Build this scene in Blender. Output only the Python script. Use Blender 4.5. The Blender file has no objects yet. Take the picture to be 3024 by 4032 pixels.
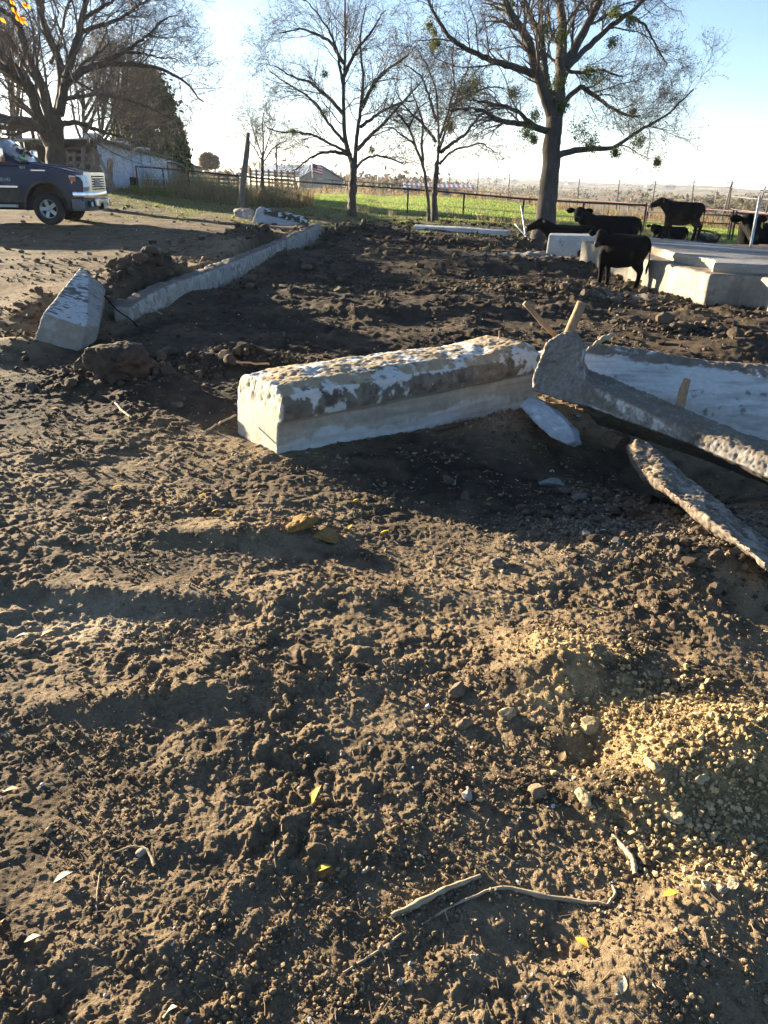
import bpy, bmesh, math, random
import numpy as np
from mathutils import Vector, Matrix

# ------------------------------------------------------------------ camera, sky, sun, exposure
SC = bpy.context.scene
COL = SC.collection
FPX = 2912.0; PITCH = math.radians(24.3); ROLL = math.radians(1.3); EYE = 1.6
cam_data = bpy.data.cameras.new("camera"); cam = bpy.data.objects.new("camera", cam_data); COL.objects.link(cam)
cam_data.sensor_fit = 'VERTICAL'; cam_data.sensor_height = 36.0; cam_data.lens = 26.0
cam_data.clip_start = 0.05; cam_data.clip_end = 20000
cam.matrix_world = Matrix.Translation((0, 0, EYE)) @ Matrix.Rotation(math.pi/2 - PITCH, 4, 'X') @ Matrix.Rotation(ROLL, 4, 'Z')
SC.camera = cam
SUN_EL = math.radians(9.0); SUN_AZ = math.radians(-50)          # azimuth measured clockwise from +Y
world = bpy.data.worlds.new("World"); SC.world = world; world.use_nodes = True
wn = world.node_tree; bg = wn.nodes['Background']
sky = wn.nodes.new('ShaderNodeTexSky'); sky.sky_type = 'NISHITA'; sky.sun_disc = False
sky.sun_elevation = SUN_EL; sky.sun_rotation = SUN_AZ; sky.altitude = 200
sky.air_density = 0.8; sky.dust_density = 0.3; sky.ozone_density = 4.0
wb = wn.nodes.new('ShaderNodeVectorMath'); wb.operation = 'MULTIPLY'; wb.inputs[1].default_value = (1.13, 1.0, .88); wn.links.new(sky.outputs[0], wb.inputs[0]); wn.links.new(wb.outputs[0], bg.inputs[0]); bg.inputs[1].default_value = 0.052
sd = bpy.data.lights.new("sun", 'SUN'); sun = bpy.data.objects.new("sun", sd); COL.objects.link(sun)
sd.energy = 5.0; sd.angle = math.radians(0.6); sd.color = (1.0, 0.84, 0.60)
sdir = Vector((math.sin(SUN_AZ)*math.cos(SUN_EL), math.cos(SUN_AZ)*math.cos(SUN_EL), math.sin(SUN_EL)))
sun.rotation_euler = sdir.to_track_quat('Z', 'Y').to_euler(); sun.location = (-20, 12, 12)
SC.view_settings.view_transform = 'Standard'; SC.view_settings.look = 'None'
SC.view_settings.exposure = 2.7; SC.view_settings.gamma = 1.0
SC.cycles.max_bounces = 6; SC.cycles.diffuse_bounces = 3; SC.cycles.glossy_bounces = 3
SC.cycles.transmission_bounces = 4; SC.cycles.volume_bounces = 0; SC.cycles.transparent_max_bounces = 8

# ------------------------------------------------------------------ geometry of the view (used once, to find real positions)
_cr, _sr, _cp, _sp = math.cos(ROLL), math.sin(ROLL), math.cos(PITCH), math.sin(PITCH)
def ray(px, py):
    x = (px-1512.0)/FPX; y = -(py-2016.0)/FPX
    xl = x*_cr - y*_sr; yl = x*_sr + y*_cr
    return np.array([xl, _cp + yl*_sp, -_sp + yl*_cp])
def W(px, py, d):
    return np.array([0, 0, EYE]) + d*ray(px, py)

def PX(x, y, z, r=0.1):           # a real position written in the same form as the view positions above
    v = np.array([x, y, z-EYE]); zl = v[1]*_cp-v[2]*_sp; yl = v[1]*_sp+v[2]*_cp; a = v[0]/zl; b = yl/zl
    return (1512+FPX*(a*_cr+b*_sr), 2016-FPX*(-a*_sr+b*_cr), zl, r*FPX/zl)
# ------------------------------------------------------------------ noise
def _h(ix, iy, seed):
    h = (ix.astype(np.int64)*374761393 + iy.astype(np.int64)*668265263 + seed*1274126177) & 0xffffffff
    h = ((h ^ (h >> 13))*1274126177) & 0xffffffff
    h = ((h ^ (h >> 15))*2246822519) & 0xffffffff
    return (h ^ (h >> 16)).astype(np.float64)/4294967296.0
def perlin(x, y, seed=0):
    x = np.asarray(x, float); y = np.asarray(y, float)
    xi = np.floor(x); yi = np.floor(y); fx = x-xi; fy = y-yi
    u = fx*fx*fx*(fx*(fx*6-15)+10); v = fy*fy*fy*(fy*(fy*6-15)+10)
    r = []
    for dx, dy in ((0,0),(1,0),(0,1),(1,1)):
        a = _h(xi+dx, yi+dy, seed)*6.283185
        r.append(np.cos(a)*(fx-dx) + np.sin(a)*(fy-dy))
    return (r[0]*(1-u)+r[1]*u)*(1-v) + (r[2]*(1-u)+r[3]*u)*v
def fbm(x, y, seed=0, o=4, g=0.5):
    s = 0; a = 1; f = 1; t = 0
    for i in range(o):
        s = s + a*perlin(x*f+i*17.3, y*f-i*9.1, seed+i); t += a; a *= g; f *= 2.03
    return s/t*1.6
def perlin3(p, seed=0):
    p = np.asarray(p, float); q = np.floor(p); f = p-q; w = f*f*f*(f*(f*6-15)+10); s = 0
    for dx in (0,1):
        for dy in (0,1):
            for dz in (0,1):
                hh = _h(q[:,0]+dx+57*(q[:,2]+dz), q[:,1]+dy-131*(q[:,2]+dz), seed)
                s = s + (hh*2-1)*(w[:,0] if dx else 1-w[:,0])*(w[:,1] if dy else 1-w[:,1])*(w[:,2] if dz else 1-w[:,2])
    return s
def fbm3(p, seed=0, o=4, g=0.5):
    s = 0; a = 1; t = 0; f = 1.0
    for i in range(o):
        s = s + a*perlin3(p*f+i*3.7, seed+i); t += a; a *= g; f *= 2.07
    return s/t
def clods(x, y, cell, seed, dens, rmin, rmax, k=0.75, warp=0.5):
    wx = x + warp*cell*perlin(x/cell*1.3, y/cell*1.3, seed+50); wy = y + warp*cell*perlin(x/cell*1.3+40, y/cell*1.3, seed+51)
    gx = wx/cell; gy = wy/cell; xi = np.floor(gx); yi = np.floor(gy); out = np.zeros_like(gx)
    for dx in (-1,0,1):
        for dy in (-1,0,1):
            cx = xi+dx; cy = yi+dy
            jx = _h(cx, cy, seed+1); jy = _h(cx, cy, seed+2); q = _h(cx, cy, seed+3)
            R = (rmin+(rmax-rmin)*_h(cx, cy, seed+4)**2)/cell
            an = _h(cx, cy, seed+5)*3.14159; st = 1+0.7*_h(cx, cy, seed+6)
            ax = gx-cx-jx; ay = gy-cy-jy
            ex = (ax*np.cos(an)+ay*np.sin(an))/st; ey = (-ax*np.sin(an)+ay*np.cos(an))*st**0.5
            v = 1-(ex*ex+ey*ey)/(R*R)
            v = np.where((v > 0) & (q < dens), np.sqrt(np.maximum(v, 0)), 0)*R*cell*k
            out = np.maximum(out, v)
    return out
def S(t):
    t = np.clip(t, 0, 1); return t*t*(3-2*t)

# ------------------------------------------------------------------ terrain height
def wall_x(y): return np.interp(y, [7.0, 8.6, 10.5, 13.5, 17.0, 22.3, 30], [-3.25, -2.85, -2.62, -2.45, -2.25, -1.95, -1.5])
def fill(x, y):
    w = 0.12 + 3.5*S((y-22)/8)
    return 0.30*S((wall_x(y)-0.30-x)/w+0.5*S((y-22)/8))*S((y-7.6)/2.2)
_cp = _cp
CT = [(-9,20,.30),(-6,14,.27),(-3.5,12,.28),(-5,8,.05),(-3,6,0),(-1.5,5,0),(0,0,0),(1,1,0),(-1,1,0),(0,2.5,0),(-1.5,3,0),(1.5,3,.02),(1,4.5,-.03),(0,4,0),
      (2.5,5,-.03),(0,7,0),(2.5,8,0),(-1,9,0),(4,11,0),(4,13.5,0),(6,10,.05),(0,13,0),(-1.5,15,0),(2,16,0),(-1,21,0),(2,22,0),(5,18,.02),(8,20,0),(9,15,0),
      (-3.5,22,.30),(-5,25,.32),(-13,14,.30),(-20,22,.5),(-6,2,0),(6,2,0),(0,-6,0),(-6,-6,0),(6,-6,0),(20,8,.0),(-25,5,.3),(30,-30,0),(-30,-30,.3),(0,-80,-1),(15,30,-.3),
      (14,22,-.1)]
CP = [(535,752,39),(740,772,40),(1168,806,42),(1607,841,41),(1828,857,39),(2100,882,35),(2560,925,30),(2870,955,26),(1385,853,33),(2130,957,22.5),(1000,835,34),(1750,885,27),
      (1600,770,80),(1300,764,75),(2000,792,70),(2500,868,50),(2900,905,40),(450,747,38),(660,738,50),(200,725,34),(-150,720,34),(900,735,80),(1200,738,130),(2000,786,90),(2500,851,75),(2900,885,60),
      (1768,770,260),(2001,792,235),(2272,816,220),(2562,837,195),(2860,864,170),(3200,880,170),(2700,806,420),(2000,770,420),(1500,748,350),(3100,812,420),(700,720,300),(100,700,300),
      (1500,724,1000),(2000,748,900),(2700,777,900),(3200,785,900),(1000,705,900),(1500,708,2000),(2000,716,2000),(2700,748,2000),(3300,760,2000),(900,698,2000),
      (1400,698,3200),(1700,702,3100),(2000,706,3200),(2300,717,3200),(2660,724,3200),(2889,734,3200),(3300,744,3200),(800,690,3200),(0,680,3200),(0,690,900)]
_pts = [(a,b,c-float(fill(np.array(a*1.),np.array(b*1.)))) for a,b,c in CT]
for px, py, d in CP:
    w = W(px, py, d); _pts.append((w[0], w[1], w[2]-float(fill(w[0], w[1]))))
for az, r, z in ((-70,60,1),(-70,600,0),(-70,3200,5),(80,60,-2),(80,600,-20),(80,3200,0),(180,400,-5),(180,3200,0),(130,1000,-10),(-130,1000,-5)):
    _pts.append((r*math.sin(math.radians(az)), r*math.cos(math.radians(az)), z))
_pts = np.array(_pts)
def _lp(x, y):
    r = np.hypot(x, y)+1e-6; L = np.log1p(r/6.0); return x/r*L, y/r*L
def _zc(z, r): return z/(1+r/8.0)          # scaled so that near and far fit alike
_u, _v = _lp(_pts[:,0], _pts[:,1]); _r = np.hypot(_pts[:,0], _pts[:,1])
def _phi(d2): return 0.5*d2*np.log(d2+1e-12)
_n = len(_pts); _A = np.zeros((_n+3, _n+3)); _A[:_n,:_n] = _phi((_u[:,None]-_u)**2+(_v[:,None]-_v)**2)+np.eye(_n)*1e-4
_A[:_n,_n] = 1; _A[:_n,_n+1] = _u; _A[:_n,_n+2] = _v; _A[_n:,:_n] = _A[:_n,_n:].T
_w = np.linalg.solve(_A, np.r_[_zc(_pts[:,2], _r), 0, 0, 0])
def tps(x, y):
    u, v = _lp(x, y); s = _w[_n] + _w[_n+1]*u + _w[_n+2]*v
    for i in range(_n): s = s + _w[i]*_phi((u-_u[i])**2+(v-_v[i])**2)
    return s*(1+np.hypot(x, y)/8.0)
def flat(px, py, z=0.0):
    d = ray(px, py); return (d*(z-EYE)/d[2])[:2]
BUMPS = []
def bump(px, py, h, rx, ry, z=0.0, ang=0.0, pw=1.0):
    c = flat(px, py, z); BUMPS.append((c[0], c[1], h, rx, ry, math.radians(ang), pw))
bump(1440, 940, .36, 1.4, .8, 0); bump(1640, 960, .10, 2.0, .7); bump(1900, 965, .12, 1.6, .7); bump(2060, 975, .15, 1.2, .6)
bump(985, 948, .30, .8, 1.4, .3, 6); bump(860, 975, .18, .8, .8, .3); bump(1110, 965, .08, .4, 1.2, .3)
bump(570, 1105, .20, .45, .9, .3); bump(690, 1100, .16, .45, 1.0, .3); bump(470, 1110, .08, .4, .8, .3); bump(560, 1200, .07, .35, .5, .2)
bump(980, 1010, .08, .4, 1.6, .3); bump(110, 1250, .12, .5, 1.0, .1); bump(60, 1400, .14, .6, .5)
bump(470, 1500, .10, .5, .4); bump(850, 1440, .13, .5, .35); bump(1040, 1440, .10, .35, .3); bump(640, 1560, .10, .4, .3)
bump(2010, 1700, .17, .30, .20); bump(1920, 1720, .06, .3, .2)
bump(2450, 2010, .03, .4, .3); bump(2750, 2150, .05, .45, .3); bump(2450, 2230, .07, .45, .25); bump(2900, 2330, .10, .4, .25)
bump(2750, 1850, -.22, .7, .35); bump(2300, 1790, -.09, .22, .2); bump(1650, 1900, -.05, .6, .3); bump(1900, 2000, -.045, .5, .25)
bump(2820, 2960, .12, .36, .22); bump(3000, 3120, .08, .28, .18); bump(2560, 3120, .035, .18, .12); bump(2260, 2690, .065, .24, .18, 0, 0); bump(2100, 2620, .05, .2, .2); bump(2450, 2620, .04, .3, .2)
bump(2330, 2990, -.05, .10, .09); bump(2620, 2560, -.03, .16, .12); bump(2850, 2850, -.03, .2, .1)
bump(2600, 3780, .05, .25, .14); bump(2900, 3550, .04, .2, .12); bump(2200, 3720, -.03, .14, .08)
bump(1150, 1180, .10, 1.0, .9); bump(1500, 1230, .09, 1.6, .7); bump(1900, 1180, .12, 1.4, .7); bump(2250, 1160, .14, 1.0, .7); bump(2600, 1330, .14, .8, .5); bump(2900, 1400, .16, .7, .5)
bump(1700, 1060, .12, 2.2, .8); bump(2000, 1060, .14, 1.5, 1.0); bump(1400, 1380, -.03, 1.2, .5); bump(2250, 1240, .09, .8, .4); bump(1850, 1330, .07, .9, .35)
bump(700, 2120, .03, .8, .12, 0, 8); bump(300, 2330, .035, .9, .1, 0, -6); bump(900, 2420, -.02, .7, .1); bump(600, 2750, .025, .5, .08, 0, 10); bump(1500, 2330, .02, .6, .1)
def mounds(x, y):
    s = 0
    for cx, cy, h, rx, ry, an, pw in BUMPS:
        dx = x-cx; dy = y-cy; c, q = math.cos(an), math.sin(an)
        a = (dx*c+dy*q)/rx; b = (-dx*q+dy*c)/ry; s = s + h*np.exp(-(a*a+b*b)**(0.9)*1.2)
    return s
def macro(x, y):
    x = np.asarray(x, float); y = np.asarray(y, float)
    return tps(x, y) + fill(x, y) + mounds(x, y)
FA = []  # azimuth tables: fence line and far edge of the green field
def az_of(px, py, d):
    w = W(px, py, d); return math.atan2(w[0], w[1]), math.hypot(w[0], w[1])
_f = [az_of(*t) for t in ((-300,730,44),(535,752,39),(740,772,40),(1168,806,42),(1607,841,41),(1828,857,39),(2100,882,35),(2560,925,30),(2870,955,26),(3300,980,24))]
_g = [az_of(*t) for t in ((535,752,55),(900,765,62),(1300,770,74),(1600,778,78),(2000,800,68),(2500,872,50),(2900,908,41),(3300,930,36))]
def fence_r(az): return np.interp(az, [a for a, _ in _f], [r for _, r in _f])
def field_r(az): return np.interp(az, [a for a, _ in _g], [r for _, r in _g])
def detail(x, y):
    r = np.hypot(x, y); az = np.arctan2(x, y)
    def fd(s): return 1/(1+(r*0.0035/s)**4)
    n1 = fbm(x/1.3, y/1.3, 3, 3); rough = np.clip(0.55+1.3*n1, .18, 1.25)
    pit = S((x-wall_x(y)-.1)/.4)*S((y-5.2)/1.5)*S((26-r)/3)
    rough = rough*(1+0.9*pit); yard = S((wall_x(y)-.6-x)/1.0)*S((y-6)/2); rough = rough*(1-.45*yard)
    far = S((r-27)/8); amp = 1-far*.85
    pile = 0
    for px, py, rx, ry in ((2700,3000,.5,.36),(2250,2700,.3,.28),(2950,2150,.6,.5),(2500,2050,.6,.45)):
        c = flat(px, py); pile = np.maximum(pile, np.exp(-((x-c[0])/rx)**4-((y-c[1])/ry)**4))
    h = .036*perlin(x/.9, y/.9, 11) + rough*(.030*perlin(x/.36, y/.28, 12)+.022*np.maximum(0, .42-np.abs(perlin(x/.30+5, y/.24, 19))*2)*np.clip(perlin(x/.8, y/.8, 29)*3+.3, 0, 1)+.013*np.abs(perlin(x/.17, y/.17, 13))*2*fd(.17))
    # hoof and tyre marks: pushed-up lips
    h = h + (.014*np.maximum(0, perlin(x/.11, y/.09, 14)+.1)*rough + .007*perlin(x/.05, y/.045, 15)*rough)*fd(.06)
    lump = np.maximum(0, perlin(x/.42, y/.42, 17)+.12)*.075+np.maximum(0, perlin(x/.21, y/.21, 18))*.05
    h = h + lump*S((r-6.5)/4)*(.25+.75*pit)*rough*.75*S((30-r)/4)
    h = h*amp
    near = r < 40
    if np.any(near):
        X = x[near]; Y = y[near]; q = rough[near]; F = lambda s: 1/(1+(r[near]*0.0032/s)**4); pl = (pile if np.isscalar(pile) else pile[near])
        m1 = np.clip(perlin(X/.6, Y/.6, 21)*2.2+.45+pit[near]*.35+pl*.4, 0, 1); m2 = np.clip(perlin(X/.35+9, Y/.35, 22)*2.4+.6+pl, 0.15, 1)
        c = clods(X, Y, .16, 31, .35, .015, .05, .55)*m1*F(.05)*(.55+.45*S((r[near]-4)/3))
        c = np.maximum(c, clods(X, Y, .075, 36, .5, .008, .024, .65)*m2*F(.025))
        bl = 0
        for k_, (sc_, am_) in enumerate(((.13, .020), (.065, .021), (.032, .015), (.015, .009))): bl = bl + am_*(np.abs(perlin(X/sc_+k_*7, Y/sc_*.9, 60+k_))-.12)*F(sc_*.45)
        c = c + bl*(.35+.75*m2)*1.25
        c = c + clods(X, Y, .034, 41, .7, .005, .014, .85)*F(.012)*(.35+.65*m2)
        c = c + clods(X, Y, .016, 46, .7, .003, .0065, .9)*F(.006)*(.4+.6*m2)
        a2 = amp[near] if not np.isscalar(amp) else amp
        h = h.copy(); h[near] += c*np.clip(q*1.15, .4, 1.5)*a2 + .003*perlin(X/.02, Y/.02, 44)*F(.02)
    return h
def height(x, y, full=True):
    x = np.atleast_1d(np.asarray(x, float)); y = np.atleast_1d(np.asarray(y, float))
    m = macro(x, y)
    return m + detail(x, y) if full else m
def gz(x, y, full=False): return float(height(x, y, full)[0])
def G(px, py, full=True):           # where the line of sight meets the ground
    d = ray(px, py); ts = np.geomspace(.8, 400, 700)
    p = np.array([0,0,EYE]) + ts[:,None]*d; hh = height(p[:,0], p[:,1], full); k = np.argmax(p[:,2] < hh)
    if p[k,2] >= hh[k]: k = len(ts)-1
    ts = np.linspace(ts[max(k-1,0)], ts[k], 24); p = np.array([0,0,EYE]) + ts[:,None]*d; hh = height(p[:,0], p[:,1], full)
    k = int(np.argmax(p[:,2] <= hh)); return p[k], ts[k]

# ------------------------------------------------------------------ object helpers
def tag(o, label=None, cat=None, group=None, kind=None):
    if label: o['label'] = label
    if cat: o['category'] = cat
    if group: o['group'] = group
    if kind: o['kind'] = kind
    return o
def empty(name, loc, label, cat, group=None, rz=0.0):
    o = bpy.data.objects.new(name, None); COL.objects.link(o); o.location = tuple(loc); o.rotation_euler = (0, 0, rz); o.empty_display_size = .2
    return tag(o, label, cat, group)
def mesh_obj(name, V, F, m, parent=None, smooth=False, cols=None, local=True):
    me = bpy.data.meshes.new(name)
    V = np.asarray(V, np.float32).reshape(-1, 3)
    if parent is not None and not local:
        V = V - np.array(parent.location, np.float32)
    if isinstance(F, np.ndarray):
        n, k = F.shape; me.vertices.add(len(V)); me.vertices.foreach_set('co', V.ravel())
        me.loops.add(n*k); me.loops.foreach_set('vertex_index', F.astype(np.int32).ravel())
        me.polygons.add(n); me.polygons.foreach_set('loop_start', np.arange(0, n*k, k, dtype=np.int32)); me.polygons.foreach_set('loop_total', np.full(n, k, np.int32))
        me.update(calc_edges=True)
    else:
        me.from_pydata([tuple(v) for v in V.tolist()], [], F); me.update()
    me.validate()
    me.polygons.foreach_set('use_smooth', np.full(len(me.polygons), smooth))
    if cols is not None:
        at = me.color_attributes.new('Col', 'FLOAT_COLOR', 'POINT'); c = np.ones((len(V), 4), np.float32); c[:,:3] = np.clip(cols, 0, 1); at.data.foreach_set('color', c.ravel())
    me.materials.append(m)
    o = bpy.data.objects.new(name, me); COL.objects.link(o)
    if parent is not None: o.parent = parent
    return o
class MB:
    def __init__(s): s.v = []; s.f = []
    def add(s, V, F):
        b = len(s.v); s.v += [tuple(map(float, p)) for p in V]; s.f += [tuple(int(i)+b for i in f) for f in F]; return s
    def box(s, lo, hi, M=None):
        V = [(x, y, z) for x in (lo[0], hi[0]) for y in (lo[1], hi[1]) for z in (lo[2], hi[2])]
        if M is not None: V = [tuple(M @ Vector(p)) for p in V]
        return s.add(V, [(0,1,3,2),(4,6,7,5),(0,4,5,1),(2,3,7,6),(0,2,6,4),(1,5,7,3)])
    def hexa(s, b, t):      # four bottom and four top corners, anticlockwise from above
        return s.add(list(b)+list(t), [(3,2,1,0),(4,5,6,7),(0,1,5,4),(1,2,6,5),(2,3,7,6),(3,0,4,7)])
    def loft(s, secs, cap=True):
        n = len(secs[0]); V = [p for q in secs for p in q]; F = []
        for i in range(len(secs)-1):
            for j in range(n):
                k = (j+1) % n; F.append((i*n+j, i*n+k, (i+1)*n+k, (i+1)*n+j))
        if cap: F.append(tuple(range(n-1, -1, -1))); F.append(tuple((len(secs)-1)*n+j for j in range(n)))
        return s.add(V, F)
    def tube(s, P, R, n=8, cap=True, ell=(1, 1), up=(0, 0, 1)):
        P = [Vector(p) for p in P]; R = R if hasattr(R, '__len__') else [R]*len(P); secs = []
        for i, p in enumerate(P):
            t = (P[min(i+1, len(P)-1)]-P[max(i-1, 0)]).normalized(); a = Vector(up) if abs((P[-1]-P[0]).normalized().dot(Vector(up))) < .8 or (P[-1]-P[0]).length < 1e-6 else Vector((1, 0, 0))
            if abs(t.dot(a)) > .995: a = Vector((.3, 1, .2))
            u = t.cross(a).normalized(); v = u.cross(t)
            secs.append([p + (u*math.cos(2*math.pi*k/n)*ell[0] + v*math.sin(2*math.pi*k/n)*ell[1])*R[i] for k in range(n)])
        return s.loft(secs, cap)
    def lathe(s, prof, n=24, M=None, cap=False):   # profile (radius, x) about the x axis
        secs = [[(x, r*math.cos(2*math.pi*k/n), r*math.sin(2*math.pi*k/n)) for k in range(n)] for r, x in prof]
        if M is not None: secs = [[tuple(M @ Vector(p)) for p in q] for q in secs]
        return s.loft(secs, cap)
    def build(s, name, m, parent=None, smooth=False, local=True, bevel=0, seg=2):
        o = mesh_obj(name, s.v, s.f, m, parent, smooth, local=local)
        bm = bmesh.new(); bm.from_mesh(o.data); bmesh.ops.recalc_face_normals(bm, faces=bm.faces)
        if bevel:
            ed = [e for e in bm.edges if len(e.link_faces) == 2 and e.calc_face_angle(0) > .5]
            bmesh.ops.bevel(bm, geom=ed, offset=bevel, segments=seg, affect='EDGES', profile=.5, clamp_overlap=True)
        bm.to_mesh(o.data); bm.free(); return o
def rough_solid(name, mb, mat_, voxel, disp, colf, parent=None, label=None, cat=None, group=None, smooth_it=2, origin=None):
    """closed shapes fused into one skin, then weathered: disp(P, N) -> offset along N, colf(P, N) -> colour"""
    me = bpy.data.meshes.new('tmp'); me.from_pydata(mb.v, [], mb.f); me.update(); o = bpy.data.objects.new('tmp', me); COL.objects.link(o)
    bm = bmesh.new(); bm.from_mesh(me); bmesh.ops.recalc_face_normals(bm, faces=bm.faces); bm.to_mesh(me); bm.free()
    md = o.modifiers.new('r', 'REMESH'); md.mode = 'VOXEL'; md.voxel_size = voxel; md.adaptivity = 0
    if smooth_it:
        sm = o.modifiers.new('s', 'SMOOTH'); sm.iterations = smooth_it; sm.factor = .5
    dg = bpy.context.evaluated_depsgraph_get(); ev = o.evaluated_get(dg); m2 = bpy.data.meshes.new_from_object(ev)
    n = len(m2.vertices); P = np.zeros(n*3, np.float32); m2.vertices.foreach_get('co', P); P = P.reshape(-1, 3).astype(float)
    N = np.zeros(n*3, np.float32); m2.vertex_normals.foreach_get('vector', N); N = N.reshape(-1, 3).astype(float)
    C = colf(P, N); Q = P + N*np.asarray(disp(P, N)).reshape(-1, 1)
    F = np.zeros(len(m2.loops), np.int32); m2.loops.foreach_get('vertex_index', F)
    tot = np.zeros(len(m2.polygons), np.int32); m2.polygons.foreach_get('loop_total', tot)
    bpy.data.objects.remove(o); 
    if origin is not None and parent is None: Q = Q-np.array(origin)
    if parent is not None: Q = Q-np.array(parent.location)
    if (tot == 4).all(): r = mesh_obj(name, Q, F.reshape(-1, 4), mat_, parent, True, C)
    else:
        st = np.cumsum(tot)-tot; r = mesh_obj(name, Q, [tuple(F[a:a+b]) for a, b in zip(st, tot)], mat_, parent, True, C)
    if origin is not None and parent is None: r.location = tuple(origin)
    return tag(r, label, cat, group) if label else r

# ------------------------------------------------------------------ materials
def nd(t, kind, **kw):
    n = t.nodes.new(kind)
    for k, v in kw.items():
        if k in ('i',):
            for a, b in v.items(): n.inputs[a].default_value = b
        else: setattr(n, k, v)
    return n
def mat(name, color=None, rough=.8, metal=0.0, spec=.3, var=.25, vs=8.0, bump=(60, .3), bd=.01, attr=False, trans=0.0, coat=0.0, stretch=None):
    m = bpy.data.materials.new(name); m.use_nodes = True; t = m.node_tree; b = t.nodes['Principled BSDF']; L = t.links.new
    b.inputs['Roughness'].default_value = rough; b.inputs['Metallic'].default_value = metal; b.inputs['Specular IOR Level'].default_value = spec
    if coat: b.inputs['Coat Weight'].default_value = coat; b.inputs['Coat Roughness'].default_value = .04
    tc = nd(t, 'ShaderNodeTexCoord'); vec = tc.outputs['Object']
    if stretch:
        mp = nd(t, 'ShaderNodeMapping'); mp.inputs['Scale'].default_value = stretch; L(vec, mp.inputs[0]); vec = mp.outputs[0]
    if attr: c = nd(t, 'ShaderNodeAttribute', attribute_name='Col').outputs['Color']
    else:
        rgb = nd(t, 'ShaderNodeRGB'); rgb.outputs[0].default_value = (*color, 1); c = rgb.outputs[0]
    if var:
        nz = nd(t, 'ShaderNodeTexNoise', i={'Scale': vs, 'Detail': 6.0, 'Roughness': .65}); L(vec, nz.inputs['Vector'])
        mr = nd(t, 'ShaderNodeMapRange', i={'From Min': .3, 'From Max': .7, 'To Min': 1-var, 'To Max': 1+var}); L(nz.outputs[0], mr.inputs[0])
        mx = nd(t, 'ShaderNodeVectorMath', operation='SCALE'); L(c, mx.inputs[0]); L(mr.outputs[0], mx.inputs['Scale']); c = mx.outputs[0]
    L(c, b.inputs['Base Color'])
    if bump:
        n2 = nd(t, 'ShaderNodeTexNoise', i={'Scale': bump[0], 'Detail': 5.0, 'Roughness': .7}); L(vec, n2.inputs['Vector'])
        bp = nd(t, 'ShaderNodeBump', i={'Strength': bump[1], 'Distance': bd}); L(n2.outputs[0], bp.inputs['Height']); L(bp.outputs[0], b.inputs['Normal'])
    if trans:
        tr = nd(t, 'ShaderNodeBsdfTranslucent'); L(c, tr.inputs[0]); mxs = nd(t, 'ShaderNodeMixShader'); mxs.inputs[0].default_value = trans
        L(b.outputs[0], mxs.inputs[1]); L(tr.outputs[0], mxs.inputs[2]); L(mxs.outputs[0], t.nodes['Material Output'].inputs[0])
    return m
M_soil = mat('soil', attr=True, rough=.95, spec=.12, var=.30, vs=90, bump=(210, .9), bd=.014)
M_clod = mat('clod_soil', attr=True, rough=.95, spec=.12, var=.2, vs=60, bump=(180, .5), bd=.004)
M_conc = mat('concrete', attr=True, rough=.9, spec=.2, var=.14, vs=22, bump=(90, .45), bd=.006)
M_bark = mat('bark', (.085, .070, .056), .9, var=.4, vs=6, bump=(14, .9), bd=.05, stretch=(1, 1, .25))
M_twig = mat('twig_bark', (.135, .105, .085), .85, var=.25, vs=3, bump=None)
M_black = mat('coat_black', (.008, .007, .008), .9, spec=.04, var=.3, vs=12, bump=(120, .25), bd=.01)
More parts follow.
